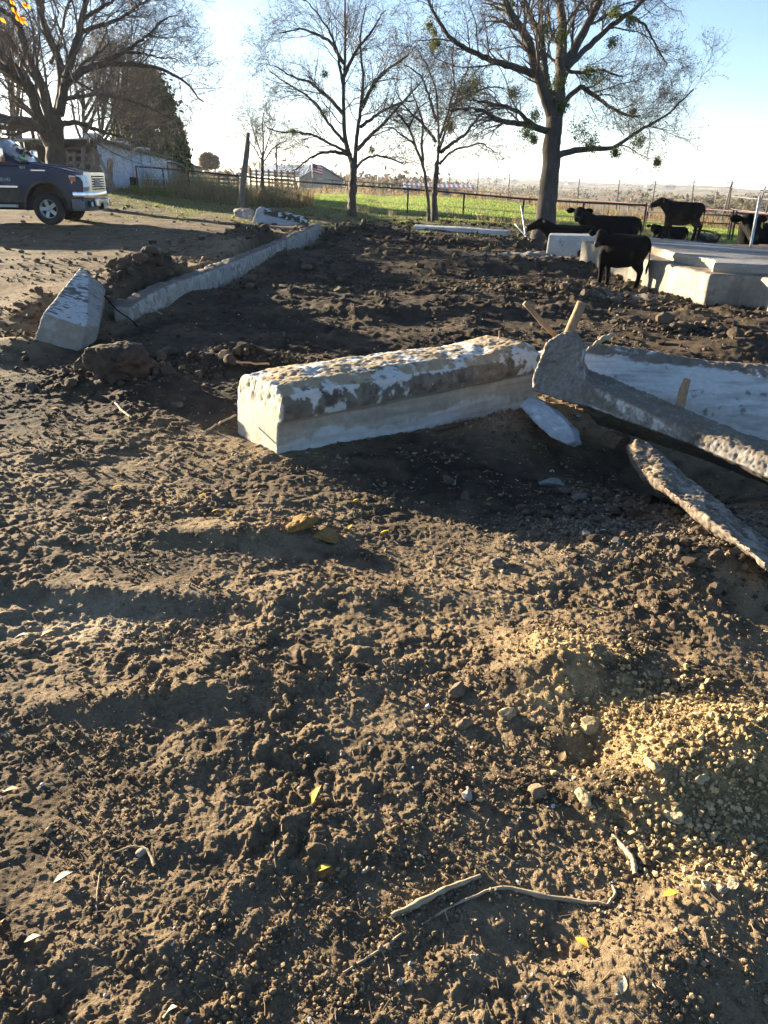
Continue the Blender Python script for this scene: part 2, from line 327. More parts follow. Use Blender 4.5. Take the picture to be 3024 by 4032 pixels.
# ------------------------------------------------------------------ the ground: one sheet from the feet to beyond the ridge
fr_ = fence_r
def build_ground():
    rs = [0.35]
    while rs[-1] < 9000:
        r = rs[-1]; k = np.interp(math.log(r), [math.log(.35), math.log(.8), math.log(6), math.log(15), math.log(60), math.log(400)], [.012, .0033, .0036, .0065, .010, .022]); rs.append(r*(1+k))
    rs = np.array(rs)
    az = np.concatenate([np.linspace(-180, -64, 40)[:-1], np.arange(-64, -42, .22), np.arange(-42, 42, .11), np.arange(42, 64, .22), np.linspace(64, 180, 40)[:-1]])
    az = np.radians(az); na = len(az); nr = len(rs)
    R, A = np.meshgrid(rs, az, indexing='ij'); X = (R*np.sin(A)).ravel(); Y = (R*np.cos(A)).ravel()
    M = macro(X, Y); Z = M + detail(X, Y)
    r = R.ravel(); a = A.ravel()
    far = S((r-120)/200); Z = Z + far*(fbm(X/260, Y/260, 71, 4)*9*S((r-150)/900) + fbm(X/900+3, Y/900, 77, 3)*14*S((r-1400)/1200))
    Z = np.where(r > 3500, Z-(r-3500)*.03, Z)
    # colours of what lies there
    n = fbm(X/.7, Y/.7, 81, 4); n2 = fbm(X/.12, Y/.12, 85, 3); n3 = fbm(X/4.0, Y/4.0, 88, 4); n4 = perlin(X/.03, Y/.03, 91)
    def C(*c): return np.array(c)[None, :]
    def mix(a, b, t): t = np.clip(t, 0, 1)[:, None]; return a*(1-t)+b*t
    dry = C(.30, .218, .132); dark = C(.042, .032, .025); mid = C(.155, .112, .070); tan = C(.46, .33, .165)
    col = mix(mid, dry, .5+1.0*n+.5*n2+.35*n3); col = mix(col, dark, .10+.55*np.clip(-n2*1.5-n*.5, 0, 1))
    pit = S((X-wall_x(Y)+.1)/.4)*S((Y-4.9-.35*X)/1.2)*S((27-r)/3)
    pit = np.maximum(pit, np.exp(-(((X-.7)/1.3)**2+((Y-4.1)/.9)**2)**2))  # the same dark tone on an oval before the big block
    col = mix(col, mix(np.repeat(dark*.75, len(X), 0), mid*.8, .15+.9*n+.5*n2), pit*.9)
    gm = flat(1440, 940); blk = np.exp(-(((X-gm[0]-1.5)/5)**2+((Y-23.5)/2.6)**2)**2); col = mix(col, C(.032, .028, .026), blk*.85)
    lower = S((-.25-(X*.6+Y-2.6)*.35-X*.25)/1.0+.2)       # darker, greyer soil colour to the lower left
    col = mix(col, C(.13, .10, .072), lower*.35*(1+n))
    for px, py, rx, ry, st in ((2750,3000,.40,.27,1.0),(2900,3150,.35,.22,1.0),(2250,2650,.22,.20,.75),(2480,2800,.2,.2,.6),(2850,3330,.25,.12,.8)):
        c = flat(px, py); m = np.exp(-(((X-c[0])/rx)**2+((Y-c[1])/ry)**2)**1.5)*st
        col = mix(col, tan*(.85+.35*n4[:, None]+.5*n2[:, None]), np.clip(m*1.25+n2*.8*(m > .05)+n*.5*(m > .05)-.15, 0, 1))
    for px, py, rx, ry, cc in ((2010,1700,.34,.25,(.34,.215,.135)),(2600,2150,.75,.35,(.20,.16,.115)),(2700,2050,.5,.3,(.21,.165,.12)),(420,2420,.45,.18,(.34,.27,.18)),(300,2480,.3,.1,(.36,.29,.2)),
                               (2100,1010,1.2,.6,(.3,.29,.26)),(2450,1180,.8,.3,(.25,.22,.17))):
        c = flat(px, py); m = np.exp(-(((X-c[0])/rx)**2+((Y-c[1])/ry)**2)**1.3); col = mix(col, C(*cc)*(1+.3*n4[:, None]), m*(.75+.6*n2))
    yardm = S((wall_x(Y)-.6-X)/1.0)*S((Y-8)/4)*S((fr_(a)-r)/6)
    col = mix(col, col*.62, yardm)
    for px, py, rx, ry in ((1440,940,1.6,1.0),(985,948,1.0,1.6),(570,1105,.6,1.1),(690,1100,.6,1.2),(1110,965,.5,1.4),(470,1500,.5,.4),(850,1440,.5,.4)):
        c = flat(px, py, .3 if px < 1200 and py < 1300 else 0); m = np.exp(-(((X-c[0])/rx)**2+((Y-c[1])/ry)**2)**1.5); col = mix(col, C(.065, .049, .036)*(1+.5*n2[:, None]), m*.85)
    # mossy grass toward the fence, then the field, weeds, valley
    fr = fence_r(a); gr = field_r(a)
    gn = fbm(X/1.6, Y/.9, 95, 4)
    moss = S((r-24)/7)*S((fr+3-r)/3); moss = moss*np.clip(.20+1.8*gn+.4*S((r-30)/6), 0, 1)*np.where(X < wall_x(Y)-5, .55, 1)
    col = mix(col, C(.115, .135, .045), moss*.9)
    fieldm = S((r-fr+1.5)/2.5)*S((gr-r)/3)
    green = mix(mix(np.repeat(C(.14, .21, .035), len(X), 0), C(.22, .30, .06), .5+gn), C(.23, .19, .10), np.clip(fbm(X/2.5, Y/1.2, 97, 3)*1.4-.3+.5*S((fr+4-r)/4), 0, 1))
    col = mix(col, green, fieldm)
    weed = S((r-gr)/4); wn_ = fbm(X/14, Y/14, 99, 4)
    val = mix(np.repeat(C(.27, .205, .12), len(X), 0), C(.15, .12, .075), .5+1.4*wn_)
    big = fbm(X/110, Y/70, 103, 5); val = mix(val, C(.10, .082, .062), S((big-.02)/.16)*S((r-200)/250))
    val = mix(val, C(.42, .33, .19), S((fbm(X/160+7, Y/45, 109, 3)-.22)/.1)*S((r-250)/200)*.8)
    val = mix(val, C(.085, .072, .06), S((r-1500)/600)*(.35+1.2*fbm(X/300, Y/200, 113, 4)))
    col = mix(col, val, weed*np.where(r > gr, 1, 0))
    V = np.stack([X, Y, Z], 1); i = np.arange(nr-1)[:, None]*na; j = np.arange(na)[None, :]; k = (j+1) % na
    F = np.stack([i+j, i+k, i+na+k, i+na+j], -1).reshape(-1, 4)[:, ::-1]
    c0 = len(V); V = np.vstack([V, [[0, 0, float(Z[:na].mean())]]]); col = np.vstack([col, [[.15, .11, .08]]])
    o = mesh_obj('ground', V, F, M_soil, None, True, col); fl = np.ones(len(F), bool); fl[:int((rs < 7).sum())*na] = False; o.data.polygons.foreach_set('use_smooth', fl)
    # close the small disc under the viewer's feet
    bm = bmesh.new(); bm.from_mesh(o.data); bm.verts.ensure_lookup_table()
    for q in range(na): bm.faces.new((bm.verts[c0], bm.verts[(q+1) % na], bm.verts[q]))
    bm.to_mesh(o.data); bm.free(); o.data.update()
    return tag(o, 'churned brown dirt yard running out to green pasture and far hills', 'ground', kind='structure')
build_ground()
# loose crumbs of earth, gravel and white chips: too many to count
def icos(sub=1):
    bm = bmesh.new(); bmesh.ops.create_icosphere(bm, subdivisions=sub, radius=1); P = np.array([v.co[:] for v in bm.verts]); F = np.array([[v.index for v in f.verts] for f in bm.faces]); bm.free(); return P, F
def scatter(name, label, cat, XY, R, col, m, seed, flat_=.75, jit=.32, sink=.3, sub=1):
    rng = np.random.RandomState(seed); P0, F0 = icos(sub); n = len(XY); nv = len(P0)
    Z = height(XY[:,0], XY[:,1]); sc = np.stack([.75+.6*rng.rand(n), .75+.6*rng.rand(n), flat_*(.7+.6*rng.rand(n))], 1)*R[:, None]
    a = rng.rand(n)*6.283; b = rng.randn(n)*.35; P = np.repeat(P0[None], n, 0)*(1+jit*.35*(rng.rand(n, nv, 1)-.5)*2)
    for _ in range(7):
        pn = rng.randn(n, 1, 3); pn /= np.linalg.norm(pn, axis=2, keepdims=True); P = P-np.maximum(0, (P*pn).sum(2, keepdims=True)-rng.uniform(.45, .9, (n, 1, 1)))*pn
    P = P*sc[:, None, :]*1.15
    y = P[...,1]*np.cos(b)[:, None]-P[...,2]*np.sin(b)[:, None]; z = P[...,1]*np.sin(b)[:, None]+P[...,2]*np.cos(b)[:, None]; x = P[...,0]
    X = x*np.cos(a)[:, None]-y*np.sin(a)[:, None]+XY[:,0][:, None]; Y = x*np.sin(a)[:, None]+y*np.cos(a)[:, None]+XY[:,1][:, None]; Zz = z+(Z+R*flat_*(1-sink))[:, None]
    V = np.stack([X, Y, Zz], -1).reshape(-1, 3); F = (F0[None]+(np.arange(n)*nv)[:, None, None]).reshape(-1, 3)
    C = np.repeat(col, nv, 0)*(1+.15*(rng.rand(n*nv, 1)-.5))
    o = mesh_obj(name, V, F, m, None, False, C); return tag(o, label, cat, kind='stuff')
def rnd_ground(n, seed, r0, r1, azmax=54, p=1.0):
    rng = np.random.RandomState(seed); r = np.exp(rng.uniform(math.log(r0), math.log(r1), n)); a = np.radians(rng.uniform(-azmax, azmax, n)); return np.stack([r*np.sin(a), r*np.cos(a)], 1), rng, r
def crumbs():
    XY, rng, r = rnd_ground(105000, 5, .75, 14)
    msk = fbm(XY[:,0]/.5, XY[:,1]/.5, 171, 3)+.6*fbm(XY[:,0]/.12, XY[:,1]/.12, 175, 2); keep = rng.rand(len(r)) < np.clip(.18+1.9*msk, .02, 1)
    XY = XY[keep]; r = r[keep]; R = (.0018+.0010*r)*(rng.pareto(1.9, len(r))*.5+.55); R = np.minimum(R, .0045+.0022*r)
    ps = 0
    for px, py, rx, ry in ((2750,3000,.40,.27),(2900,3150,.35,.22),(2480,2800,.2,.2),(2850,3330,.25,.12),(2250,2650,.2,.2)):
        c = flat(px, py); ps = np.maximum(ps, np.exp(-(((XY[:,0]-c[0])/rx)**2+((XY[:,1]-c[1])/ry)**2)**1.5))
    base = np.array([.205, .150, .092]); n = rng.rand(len(r), 1); col = base*(.45+.9*n); drk = S((XY[:,1]-4.9-.35*XY[:,0])/1.2)[:, None]*(XY[:,0:1] > wall_x(XY[:,1:2])-.1)
    col = col*(1-.45*drk); col = col*(1-ps[:, None])+np.array([.42, .31, .165])*(.75+.4*n)*ps[:, None]
    scatter('earth_crumbs', 'loose crumbs and clods of brown earth strewn over the yard', 'earth crumbs', XY, R, col, M_clod, 6, .8, .38, .35)
    XY, rng, r = rnd_ground(34000, 25, 11, 34); keep = rng.rand(len(r)) < np.clip(.3+1.2*fbm(XY[:,0]/.9, XY[:,1]/.9, 181, 3), .05, 1)*(1-.88*S((wall_x(XY[:,1])-1-XY[:,0])/1.5))*S((fence_r(np.arctan2(XY[:,0], XY[:,1]))-3-r)/3+.2)
    XY = XY[keep]; r = r[keep]; R = np.minimum((.012+.0011*r)*(rng.pareto(2.5, len(r))*.6+.8), .10); pitm = S((XY[:,0]-wall_x(XY[:,1])+.1)/.4)[:, None]
    scatter('earth_crumbs', 'far clods of dark earth across the pit and yard', 'earth crumbs', XY, R, np.array([.20, .15, .10])*(.45+.9*rng.rand(len(r), 1))*(1-.5*pitm), M_clod, 26, .6, .38, .4)
    XY, rng, r = rnd_ground(7000, 15, .8, 22); R = (.0022+.0007*r)*(.6+rng.pareto(3, len(r))*.6); col = np.array([.55, .52, .47])*(.5+.7*rng.rand(len(r), 1)); keep = rng.rand(len(r)) < .35
    scatter('white_chips', 'tiny white stone chips and shell bits sprinkled across the dirt', 'stone chips', XY[keep], np.minimum(R, .02)[keep], col[keep], M_clod, 16, .55, .3, .2)
    for i, (px, py, rx, ry, n, rm, zf) in enumerate(((600,1110,.50,.9,420,.036,.3),(700,1120,.35,1.1,260,.03,.3),(985,955,.6,1.3,300,.035,.3),(1110,975,.3,1.3,160,.035,.3),(1450,940,1.3,.7,420,.034,0),(1750,970,1.9,.6,420,.028,0),(520,1480,.6,.5,260,.026,0),(850,1430,.7,.5,420,.022,0),(60,1300,.6,.9,260,.022,.1),(2700,1340,.9,.5,300,.028,0),(2250,1180,1.1,.6,300,.03,0),(2850,2280,.40,.26,700,.011,0),(2500,2000,.5,.35,500,.014,0))):
        rng = np.random.RandomState(90+i); c0 = flat(px, py, zf); XY = np.stack([c0[0]+rx*rng.randn(n)*.6, c0[1]+ry*rng.randn(n)*.6], 1); R = np.minimum(rm*(.35+rng.pareto(2.6, n)*.6), rm*2.6)
        if px < 1200 and py < 1300: k = XY[:,0] < wall_x(XY[:,1])-.22; XY = XY[k]; R = R[k]
        c = np.array([.085, .064, .046])*(.6+.9*rng.rand(len(R), 1)); scatter('earth_clods', ('lumpy dark clods heaped behind the near end of the foundation wall','dark clods along the wall top','clods on the far mound inside the wall','small clods against the far part of the wall','clods on the black mound before the middle tree','clods along the dark berm before the curb','clods around the big earth lump','clods in the dip left of the big block','clods left of the tilted white block','clods behind the chalk white beam','clods in front of the standing calf','mixed stones and clods on the mound at the right edge','stones and clods in the shade of the broken beam')[i], 'earth clods', XY, R, c, M_clod, 120+i, .75, .22, .3, 2)
    # the gravelly pile and the stony mound
    for i, (px, py, rx, ry, n, c, rmul) in enumerate(((2750,2980,.42,.28,13000,(.43,.315,.165),.75),(2850,3300,.30,.16,6000,(.40,.30,.17),1.0),(2600,2150,.75,.42,8000,(.22,.185,.14),1.6),(2480,2780,.24,.2,1500,(.36,.27,.15),.9),(2010,1700,.28,.2,2200,(.33,.21,.13),1.3))):
        rng = np.random.RandomState(30+i); c0 = flat(px, py); XY = np.stack([c0[0]+rx*rng.randn(n)*.55, c0[1]+ry*rng.randn(n)*.55], 1); R = .0019*rmul*(.5+rng.pareto(2.0, n)*.75); R = np.minimum(R, .0095)
        col = np.array(c)*(.35+.85*rng.rand(n, 1))
        scatter('gravel', ('pale tan gravelly crumbs heaped at the right edge', 'tan nodules spilling below the pale pile', 'grey brown pebbles on the shaded stony mound', 'tan crumbs on the small pile left of the big one', 'reddish gravel under the right end of the big block')[i], 'gravel', XY, R, col, M_clod, 40+i, .85, .3, .25)
crumbs()
# ------------------------------------------------------------------ concrete wreckage
def mixc(a, b, t): t = np.clip(t, 0, 1).reshape(-1, 1); return np.asarray(a)*(1-t)+np.asarray(b)*t
GREY = np.array((.34, .315, .285)); WARM = np.array((.43, .39, .335)); WHITE = np.array((.60, .585, .55)); DIRT = np.array((.115, .090, .068)); DGREY = np.array((.17, .155, .14)); TAN = np.array((.36, .27, .165))
def weathered(base=GREY, white=.0, dirt=.3, seed=0, sc=5.0):
    def f(P, N):
        n = fbm3(P*sc, seed, 4, .6); n2 = fbm3(P*sc*4, seed+9, 3, .6); c = mixc(np.repeat(base[None], len(P), 0), base*1.25, .5+n*1.2)
        c = mixc(c, WHITE, (n*3+n2*1.2-1+white*2)*1.6) if white else c
        return mixc(c, DIRT, (fbm3(P*sc*.8+5, seed+20, 4, .6)*2.2+n2*.8-1+dirt*2)*1.3)
    return f
def rough_n(a, b=0.0, sc=9.0, seed=0):
    def f(P, N): return a*fbm3(P*sc, seed, 5, .6) + b*fbm3(P*sc*5, seed+5, 3, .6)
    return f
def quad_face(corners): return [W(*c) for c in corners]

# the big overturned block in the middle
def main_block():
    A = np.array([-.66, 4.32, gz(-.5, 4.4)-.04]); u = np.array([.808, .589, 0]); v = np.array([-.589, .808, 0]); zz = np.array([0, 0, 1.])
    sec = [(.02, 0), (0, .265), (-.026, .285), (-.032, .335), (-.008, .43), (.055, .478), (.22, .485), (.36, .475), (.44, .44), (.47, .34), (.46, .05), (.42, 0)]; sec = [(a*1.30, b) for a, b in sec]
    mb = MB(); secs = []
    for i, (t, e) in enumerate(((0, 0), (.25, .01), (.7, -.01), (1.2, .015), (1.7, 0), (2.18, .012), (2.30, .01))):
        k = 1 if i < 6 else .93
        q = []
        for s_, z_ in sec:
            tt = t
            if i == 0: tt = t + (.0 if z_ < .33 else (.03 if z_ < .45 else .05)) + .0*s_
            if i >= 5: tt = t-.05*(z_ > .3)
            lift = .018*t*(z_ > 0.2)+(.02 if z_ > .4 else 0)*math.sin(t*3)
            q.append(A + u*tt + v*(s_*k+.02*(1-k)) + zz*(z_*k*.97+e*(z_ > .3)+lift))
        secs.append(q)
    mb.loft(secs)
    def loc(P): D = P-A; return D@u, D@v, D[:,2]
    def disp(P, N):
        t, s_, z = loc(P); up = S((z-.03*t-.30)/.06); n = fbm3(P*np.array([7, 7, 9]), 3, 5, .62); m = fbm3(P*28, 5, 4, .6)
        grain = perlin3(np.stack([t*4, z*60, s_*3], 1), 8)*.0016*(1-up)
        end = (N@u < -.6)
        return up*(.015*n+.009*m)+(1-up)*(.004*n+.0012*m)+grain*(~end)-.0*t
    def colf(P, N):
        t, s_, z = loc(P); zr = z-.018*t; n = fbm3(P*6, 13, 5, .62); m = fbm3(P*22, 15, 3, .6); front = N@v < -.35; topn = S((N[:,2]-.66)/.18); end = N@(u+v*.0) < -.6
        gr = perlin3(np.stack([t*3, z*45, s_*3], 1), 18)
        c = mixc(np.repeat(np.array((.34, .29, .225))[None], len(P), 0), np.array((.43, .375, .30)), .5+n+.9*gr)
        c = mixc(c, np.array((.56, .55, .53)), S((.125-zr+.09*n+.03*np.sin(t*5))/.03)*(.8+.4*gr)*front)         # pale band along the foot
        c = mixc(c, DGREY*.7, S((.03-zr+.04*n)/.03)*(.3+1.2*m)*front)
        band = S((zr-.272)/.012)*(~end)
        c = mixc(c, mixc(np.repeat(np.array((.13, .108, .085))[None], len(P), 0), np.array((.24, .195, .145)), .4+m), band)
        wp = band*S((n*1.5+m*.7-.22+.62*S((zr-.375+.05*n)/.05)-.40*topn)/.14); c = mixc(c, WHITE*.88, wp)
        c = mixc(c, DIRT*.7, band*S((fbm3(P*9+7, 23, 5, .7)-.24)/.12)*.8*(1-topn))
        c = mixc(c, TAN*1.15, topn*S((.15-n)/.25)*.75)
        c = mixc(c, np.array((.46, .42, .34))*(1+.3*m[:, None]), end*.9)
        return c
    rough_solid('concrete_block', mb, M_conc, .0105, disp, colf, None, 'long white streaked concrete block lying alone in the middle of the dirt, left end sunlit', 'concrete block', origin=A)
main_block()

def strip_solid(name, faces, voxel, disp, colf, label, cat, group=None, extra=None, sm=2):
    """faces: cross-sections along the piece, each a list of (px, py, depth)"""
    mb = MB().loft([[W(*c) for c in sec] for sec in faces])
    if extra: extra(mb)
    o = np.mean([W(*c) for c in faces[0]], 0)
    return rough_solid(name, mb, M_conc, voxel, disp, colf, None, label, cat, group, sm, origin=o)
# broken beam with the upright head, resting on the chunk
bt = [(2290,1440),(2462,1506),(2672,1598),(3024,1737),(3500,1925)]; ft = [(2300,1500),(2483,1588),(2740,1696),(3024,1798),(3500,1990)]
fb = [(2285,1588),(2517,1676),(2740,1757),(3024,1879),(3500,2080)]; bb = [(2350,1672),(2544,1737),(2747,1805),(3024,1913),(3500,2110)]
dd = [4.93, 4.72, 4.42, 4.1, 3.65]
secs = [[(*ft[i], dd[i]-.04), (*fb[i], dd[i]-.05), (*bb[i], dd[i]+.14), (bb[i][0]+10, bb[i][1]-60, dd[i]+.30), (bt[i][0]+10, bt[i][1]+5, dd[i]+.24)] for i in range(5)]
def head(mb):
    out = [(2096,1534),(2104,1470),(2130,1400),(2168,1338),(2222,1308),(2262,1312),(2290,1345),(2300,1385),(2292,1430),(2302,1450),(2305,1520),(2310,1600),(2285,1598),(2190,1570)]
    mb.loft([[W(x, y, 4.95-.0003*(x-2096)) for x, y in out], [W(x+8, y-6, 5.2-.0003*(x-2096)) for x, y in out]])
def bcol(P, N):
    c = weathered(GREY*.66, .0, .22, 31, 6)(P, N); w3 = fbm3(P*10+3, 45, 5, .65); c = mixc(c, WHITE*.9, S((w3-.20)/.05)*.75*S((.35-N[:,2])/.2)); ag = perlin3(P*95, 47); c = c*(1+.55*ag[:, None]); n = fbm3(P*26, 41, 4, .65); up = S((N[:,2]-.25)/.3)
    c = mixc(c, np.array((.155, .12, .085)), up*(.8+.8*n)); c = mixc(c, DIRT*.8, S((-N[:,2]-.25)/.3)*.8); return mixc(c, TAN*.75, up*S((n-.2)/.1)*.6)  # brown broken top darkened in place of shade, underside toned darker
def bdisp(P, N):
    up = S((N[:,2]-.1)/.4); hd_ = S((1.42-P[:,0])/.1); return (.008+.006*up+.012*hd_)*fbm3(P*8, 33, 5, .65)+(.003+.007*up)*fbm3(P*60, 37, 3, .6)-.004*np.abs(fbm3(P*25, 39, 3))
strip_solid('concrete_beam', secs, .0105, bdisp, bcol, 'broken grey concrete beam with an upright head, tilted over the dark hollow', 'concrete beam', extra=head, sm=1)
# pale beam lying behind it
wt = [(2108,1385,6.0),(2300,1345,5.92),(2483,1368,5.85),(2781,1418,5.72),(3024,1435,5.6),(3500,1480,5.4)]
wm = [(2112,1420,5.9),(2300,1480,5.62),(2560,1530,5.5),(2800,1592,5.35),(3024,1642,5.2),(3500,1740,4.95)]
wb = [(2120,1480,5.9),(2300,1580,5.62),(2560,1640,5.5),(2800,1720,5.35),(3024,1765,5.2),(3500,1880,4.95)]
secs = [[wt[i], wm[i], wb[i], (wb[i][0]+30, wb[i][1]-60, wb[i][2]+.42), (wt[i][0]+30, wt[i][1]+15, wt[i][2]+.22)] for i in range(6)]
def wcol(P, N):
    n = fbm3(P*np.array([3, 3, 10]), 51, 5, .6); g = .75*perlin3(np.stack([P[:,0]*1.6, P[:,2]*60, P[:,1]*30], 1), 53); m = fbm3(P*22, 55, 3, .6)
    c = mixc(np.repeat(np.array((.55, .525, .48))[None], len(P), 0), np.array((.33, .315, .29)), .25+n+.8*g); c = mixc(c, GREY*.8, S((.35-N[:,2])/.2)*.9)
    edge = S((P[:,2]-(.362-.052*(P[:,0]-1.57))+.03*n+.01*m)/.015); c = mixc(c, np.array((.17, .14, .11))*(1+.5*m[:, None]), edge*S((n+.5*m+.45)/.2)); return mixc(c, DIRT, S((m+n-.55)/.15)*.7)
strip_solid('concrete_beam', secs, .013, lambda P, N: .004*fbm3(P*8, 57, 4, .6)+.016*S((P[:,2]-.34+.05*(P[:,0]-1.57))/.03)*fbm3(P*14, 59, 4, .7), wcol, 'long chalk white concrete beam lying flat behind the broken grey one', 'concrete beam')
# leaning grey chunk
co = [(2045,1600,4.98),(2066,1568,5.02),(2105,1562,5.0),(2180,1612,4.9),(2250,1684,4.78),(2264,1735,4.72),(2232,1748,4.70),(2170,1722,4.74),(2105,1662,4.86)]
strip_solid('concrete_chunk', [co, [(x+30, y+14, d+.10) for x, y, d in co]], .009, lambda P, N: .010*fbm3(P*16, 61, 5, .65)+.004*fbm3(P*60, 63, 2), weathered(np.array((.36, .36, .36)), .1, .12, 65, 8), 'small pale grey concrete chunk leaning between the block and the broken beam', 'concrete chunk')
# thin slab in the right foreground
tr = [(2535,1728,4.38),(2645,1818,4.15),(2781,1933,3.85),(2916,2048,3.58),(3024,2123,3.4),(3200,2230,3.1)]; tl = [(2458,1758,4.32),(2510,1838,4.08),(2611,1913,3.8),(2713,1987,3.52),(2850,2085,3.25),(3010,2210,2.95)]
secs = [[tr[i], (tr[i][0]-40, tr[i][1]-2, tr[i][2]-.03), tl[i], (tl[i][0]+6, tl[i][1]+38, tl[i][2]+.01), (tl[i][0]+60, tl[i][1]+75, tl[i][2]+.08), (tr[i][0]+10, tr[i][1]+70, tr[i][2]+.05)] for i in range(6)]
def tcol(P, N):
    n = fbm3(P*20, 71, 4, .65); c = mixc(np.repeat(np.array((.13, .10, .075))[None], len(P), 0), TAN*.9, S((n+.02)/.3)*S((N[:,2]+.2)/.5)); ag = perlin3(P*80, 47); c = c*(1+.5*ag[:, None]); return mixc(c, GREY*.8, S((P[:,0]-1.42)/.15)*(.3+n))
strip_solid('concrete_slab', secs, .0085, lambda P, N: .026*fbm3(P*6, 73, 5, .65)+.008*fbm3(P*50, 75, 3)-.01*np.abs(fbm3(P*22, 76, 3)), tcol, 'narrow muddy concrete strip slanting down the stony mound, edge in sunlight', 'concrete slab')
# leaning block at the left
nr_ = [(173,1230,7.0),(131,1349,6.95),(236,1392,6.95),(318,1382,7.0),(378,1345,7.2),(392,1288,7.3),(338,1285,7.05)]
fr_ = [(296,1076,8.3),(285,1140,8.5),(330,1190,8.5),(380,1210,8.5),(412,1190,8.5),(416,1137,8.4),(346,1088,8.3)]
tip = [(315,1056,8.7),(312,1090,8.8),(330,1110,8.8),(345,1120,8.8),(352,1112,8.8),(350,1092,8.75),(335,1064,8.7)]
def lcol(P, N):
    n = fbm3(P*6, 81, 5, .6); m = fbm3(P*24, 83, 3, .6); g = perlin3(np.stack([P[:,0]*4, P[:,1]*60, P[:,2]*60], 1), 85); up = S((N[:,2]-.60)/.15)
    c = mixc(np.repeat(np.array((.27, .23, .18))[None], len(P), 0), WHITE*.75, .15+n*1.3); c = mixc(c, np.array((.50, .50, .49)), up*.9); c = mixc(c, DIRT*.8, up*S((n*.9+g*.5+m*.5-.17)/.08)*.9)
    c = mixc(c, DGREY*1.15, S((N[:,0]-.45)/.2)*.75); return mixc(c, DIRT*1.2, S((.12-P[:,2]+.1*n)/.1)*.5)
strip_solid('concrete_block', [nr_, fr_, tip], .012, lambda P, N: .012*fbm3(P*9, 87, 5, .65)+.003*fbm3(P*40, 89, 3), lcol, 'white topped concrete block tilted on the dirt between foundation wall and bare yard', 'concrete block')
# dark earth boulder
def boulder(name, px, py, d, rx, ry, rz, col, label, cat, seed, am=.22, vox=.012, group=None):
    c = W(px, py, d); bm = bmesh.new(); bmesh.ops.create_icosphere(bm, subdivisions=5 if rx > .08 else 4, radius=1)
    P = np.array([v.co[:] for v in bm.verts]); F = np.array([[v.index for v in f.verts] for f in bm.faces]); bm.free()
    rg = np.random.RandomState(seed)
    for _ in range(11):
        pn = rg.randn(3); pn /= np.linalg.norm(pn); P = P-np.maximum(0, P@pn-rg.uniform(.5, .85))[:, None]*pn
    q = 1.1 + am*fbm3(P*1.3+seed, seed, 4, .6)*1.3+.22*fbm3(P*4, seed+3, 4, .7)-.16*np.abs(fbm3(P*2.6+9, seed+8, 3))+.10*fbm3(P*11, seed+4, 3, .7); q = np.minimum(q, 1.05+.12*fbm3(P*6, seed+7, 4, .7)); P2 = P*q[:, None]*np.array([rx, ry, rz])
    n = fbm3(P*7, seed+5, 4, .6); cc = mixc(np.repeat(np.array(col)[None], len(P), 0), np.array(col)*1.7, .3+n)
    o = mesh_obj(name, P2, F, M_clod, None, True, cc); o.location = tuple(c); o.rotation_euler = (0, 0, seed*.7); return tag(o, label, cat, group)
boulder('earth_clump', 455, 1437, 5.98, .275, .25, .20, (.055, .043, .033), 'big round lump of dark earth sitting below the tilted white block', 'earth clump', 5, .3)

boulder('earth_clump', 2420, 1738, 4.85, .11, .09, .06, (.10, .065, .042), 'reddish brown earth lump wedged under the broken beam', 'earth clump', 8, .3)
# foundation wall along the left of the pit
def fwall():
    mb = MB(); ys = [8.45, 8.9, 9.6, 10.8, 12.8, 14.5, 17, 19.5, 22.3]; secs = []
    for i, y in enumerate(ys):
        x = float(wall_x(y)); zt = [.22, .30, .345, .34, .335, .33, .345, .37, .42][i]; w_ = .20
        secs.append([(x, y, -.25), (x+.0, y, zt-.05), (x-.02, y, zt), (x-w_, y, zt), (x-w_-.02, y, -.25)])
    mb.loft(secs); mb.hexa([(-2.9,8.45,-.2),(-2.95,8.8,-.2),(-3.6,9.2,-.2),(-3.65,8.9,-.2)], [(-2.9,8.45,.17),(-2.95,8.8,.24),(-3.6,9.2,.24),(-3.65,8.9,.17)])
    def colf(P, N):
        n = fbm3(P*5, 91, 5, .6); m = fbm3(P*18, 93, 4, .6); v = .6*perlin3(np.stack([P[:,1]*5, P[:,1]*2, P[:,2]*1.5], 1), 95)+.35*fbm3(P*3, 99, 3)
        c = mixc(np.repeat(np.array((.30, .285, .26))[None], len(P), 0), WHITE*.85, .15+n*1.3+.7*v); c = mixc(c, DIRT*1.2, S((v*.9+m*.6-.12)/.15)*.65)
        c = mixc(c, DIRT*1.1, S((N[:,2]-.5)/.3)*S((n+.35)/.2)*.9); c = mixc(c, DIRT*1.1, S((.10-P[:,2]+.14*n+.05*m)/.08)*.85); c = mixc(c, DIRT*1.3, S((m+n-.30)/.15)*.6)
        j = np.minimum(np.abs((P[:,1] % 2.44)-1.2), 9); return mixc(c, DGREY*.6, S((.012-j)/.008)*.8)
    rough_solid('foundation_wall', mb, M_conc, .025, lambda P, N: (.006+.03*S((P[:,2]-.29)/.04))*fbm3(P*np.array([8, 5, 8]), 97, 4, .6), colf, None, 'long low foundation wall with whitish stained face along the pit edge', 'foundation wall', origin=(-2.5, 15, 0))
fwall()
fr = [(1010,822,21.6),(996,876,21.6),(1102,922,21.4),(1160,926,21.2),(1216,868,21.2)]
def fcol(P, N):
    n = fbm3(P*4, 101, 5, .6); c = mixc(np.repeat(np.array((.34, .35, .36))[None], len(P), 0), WHITE*.85, .1+n); top = S((P[:,2]+.19*(P[:,0]+3.95)-.60+.05*n)/.03*1.0)
    return mixc(c, mixc(np.repeat(DIRT[None]*.6, len(P), 0), WHITE, S((fbm3(P*9, 103, 4)-.12)/.05)), top*S((P[:,0]+3.75)/.1))
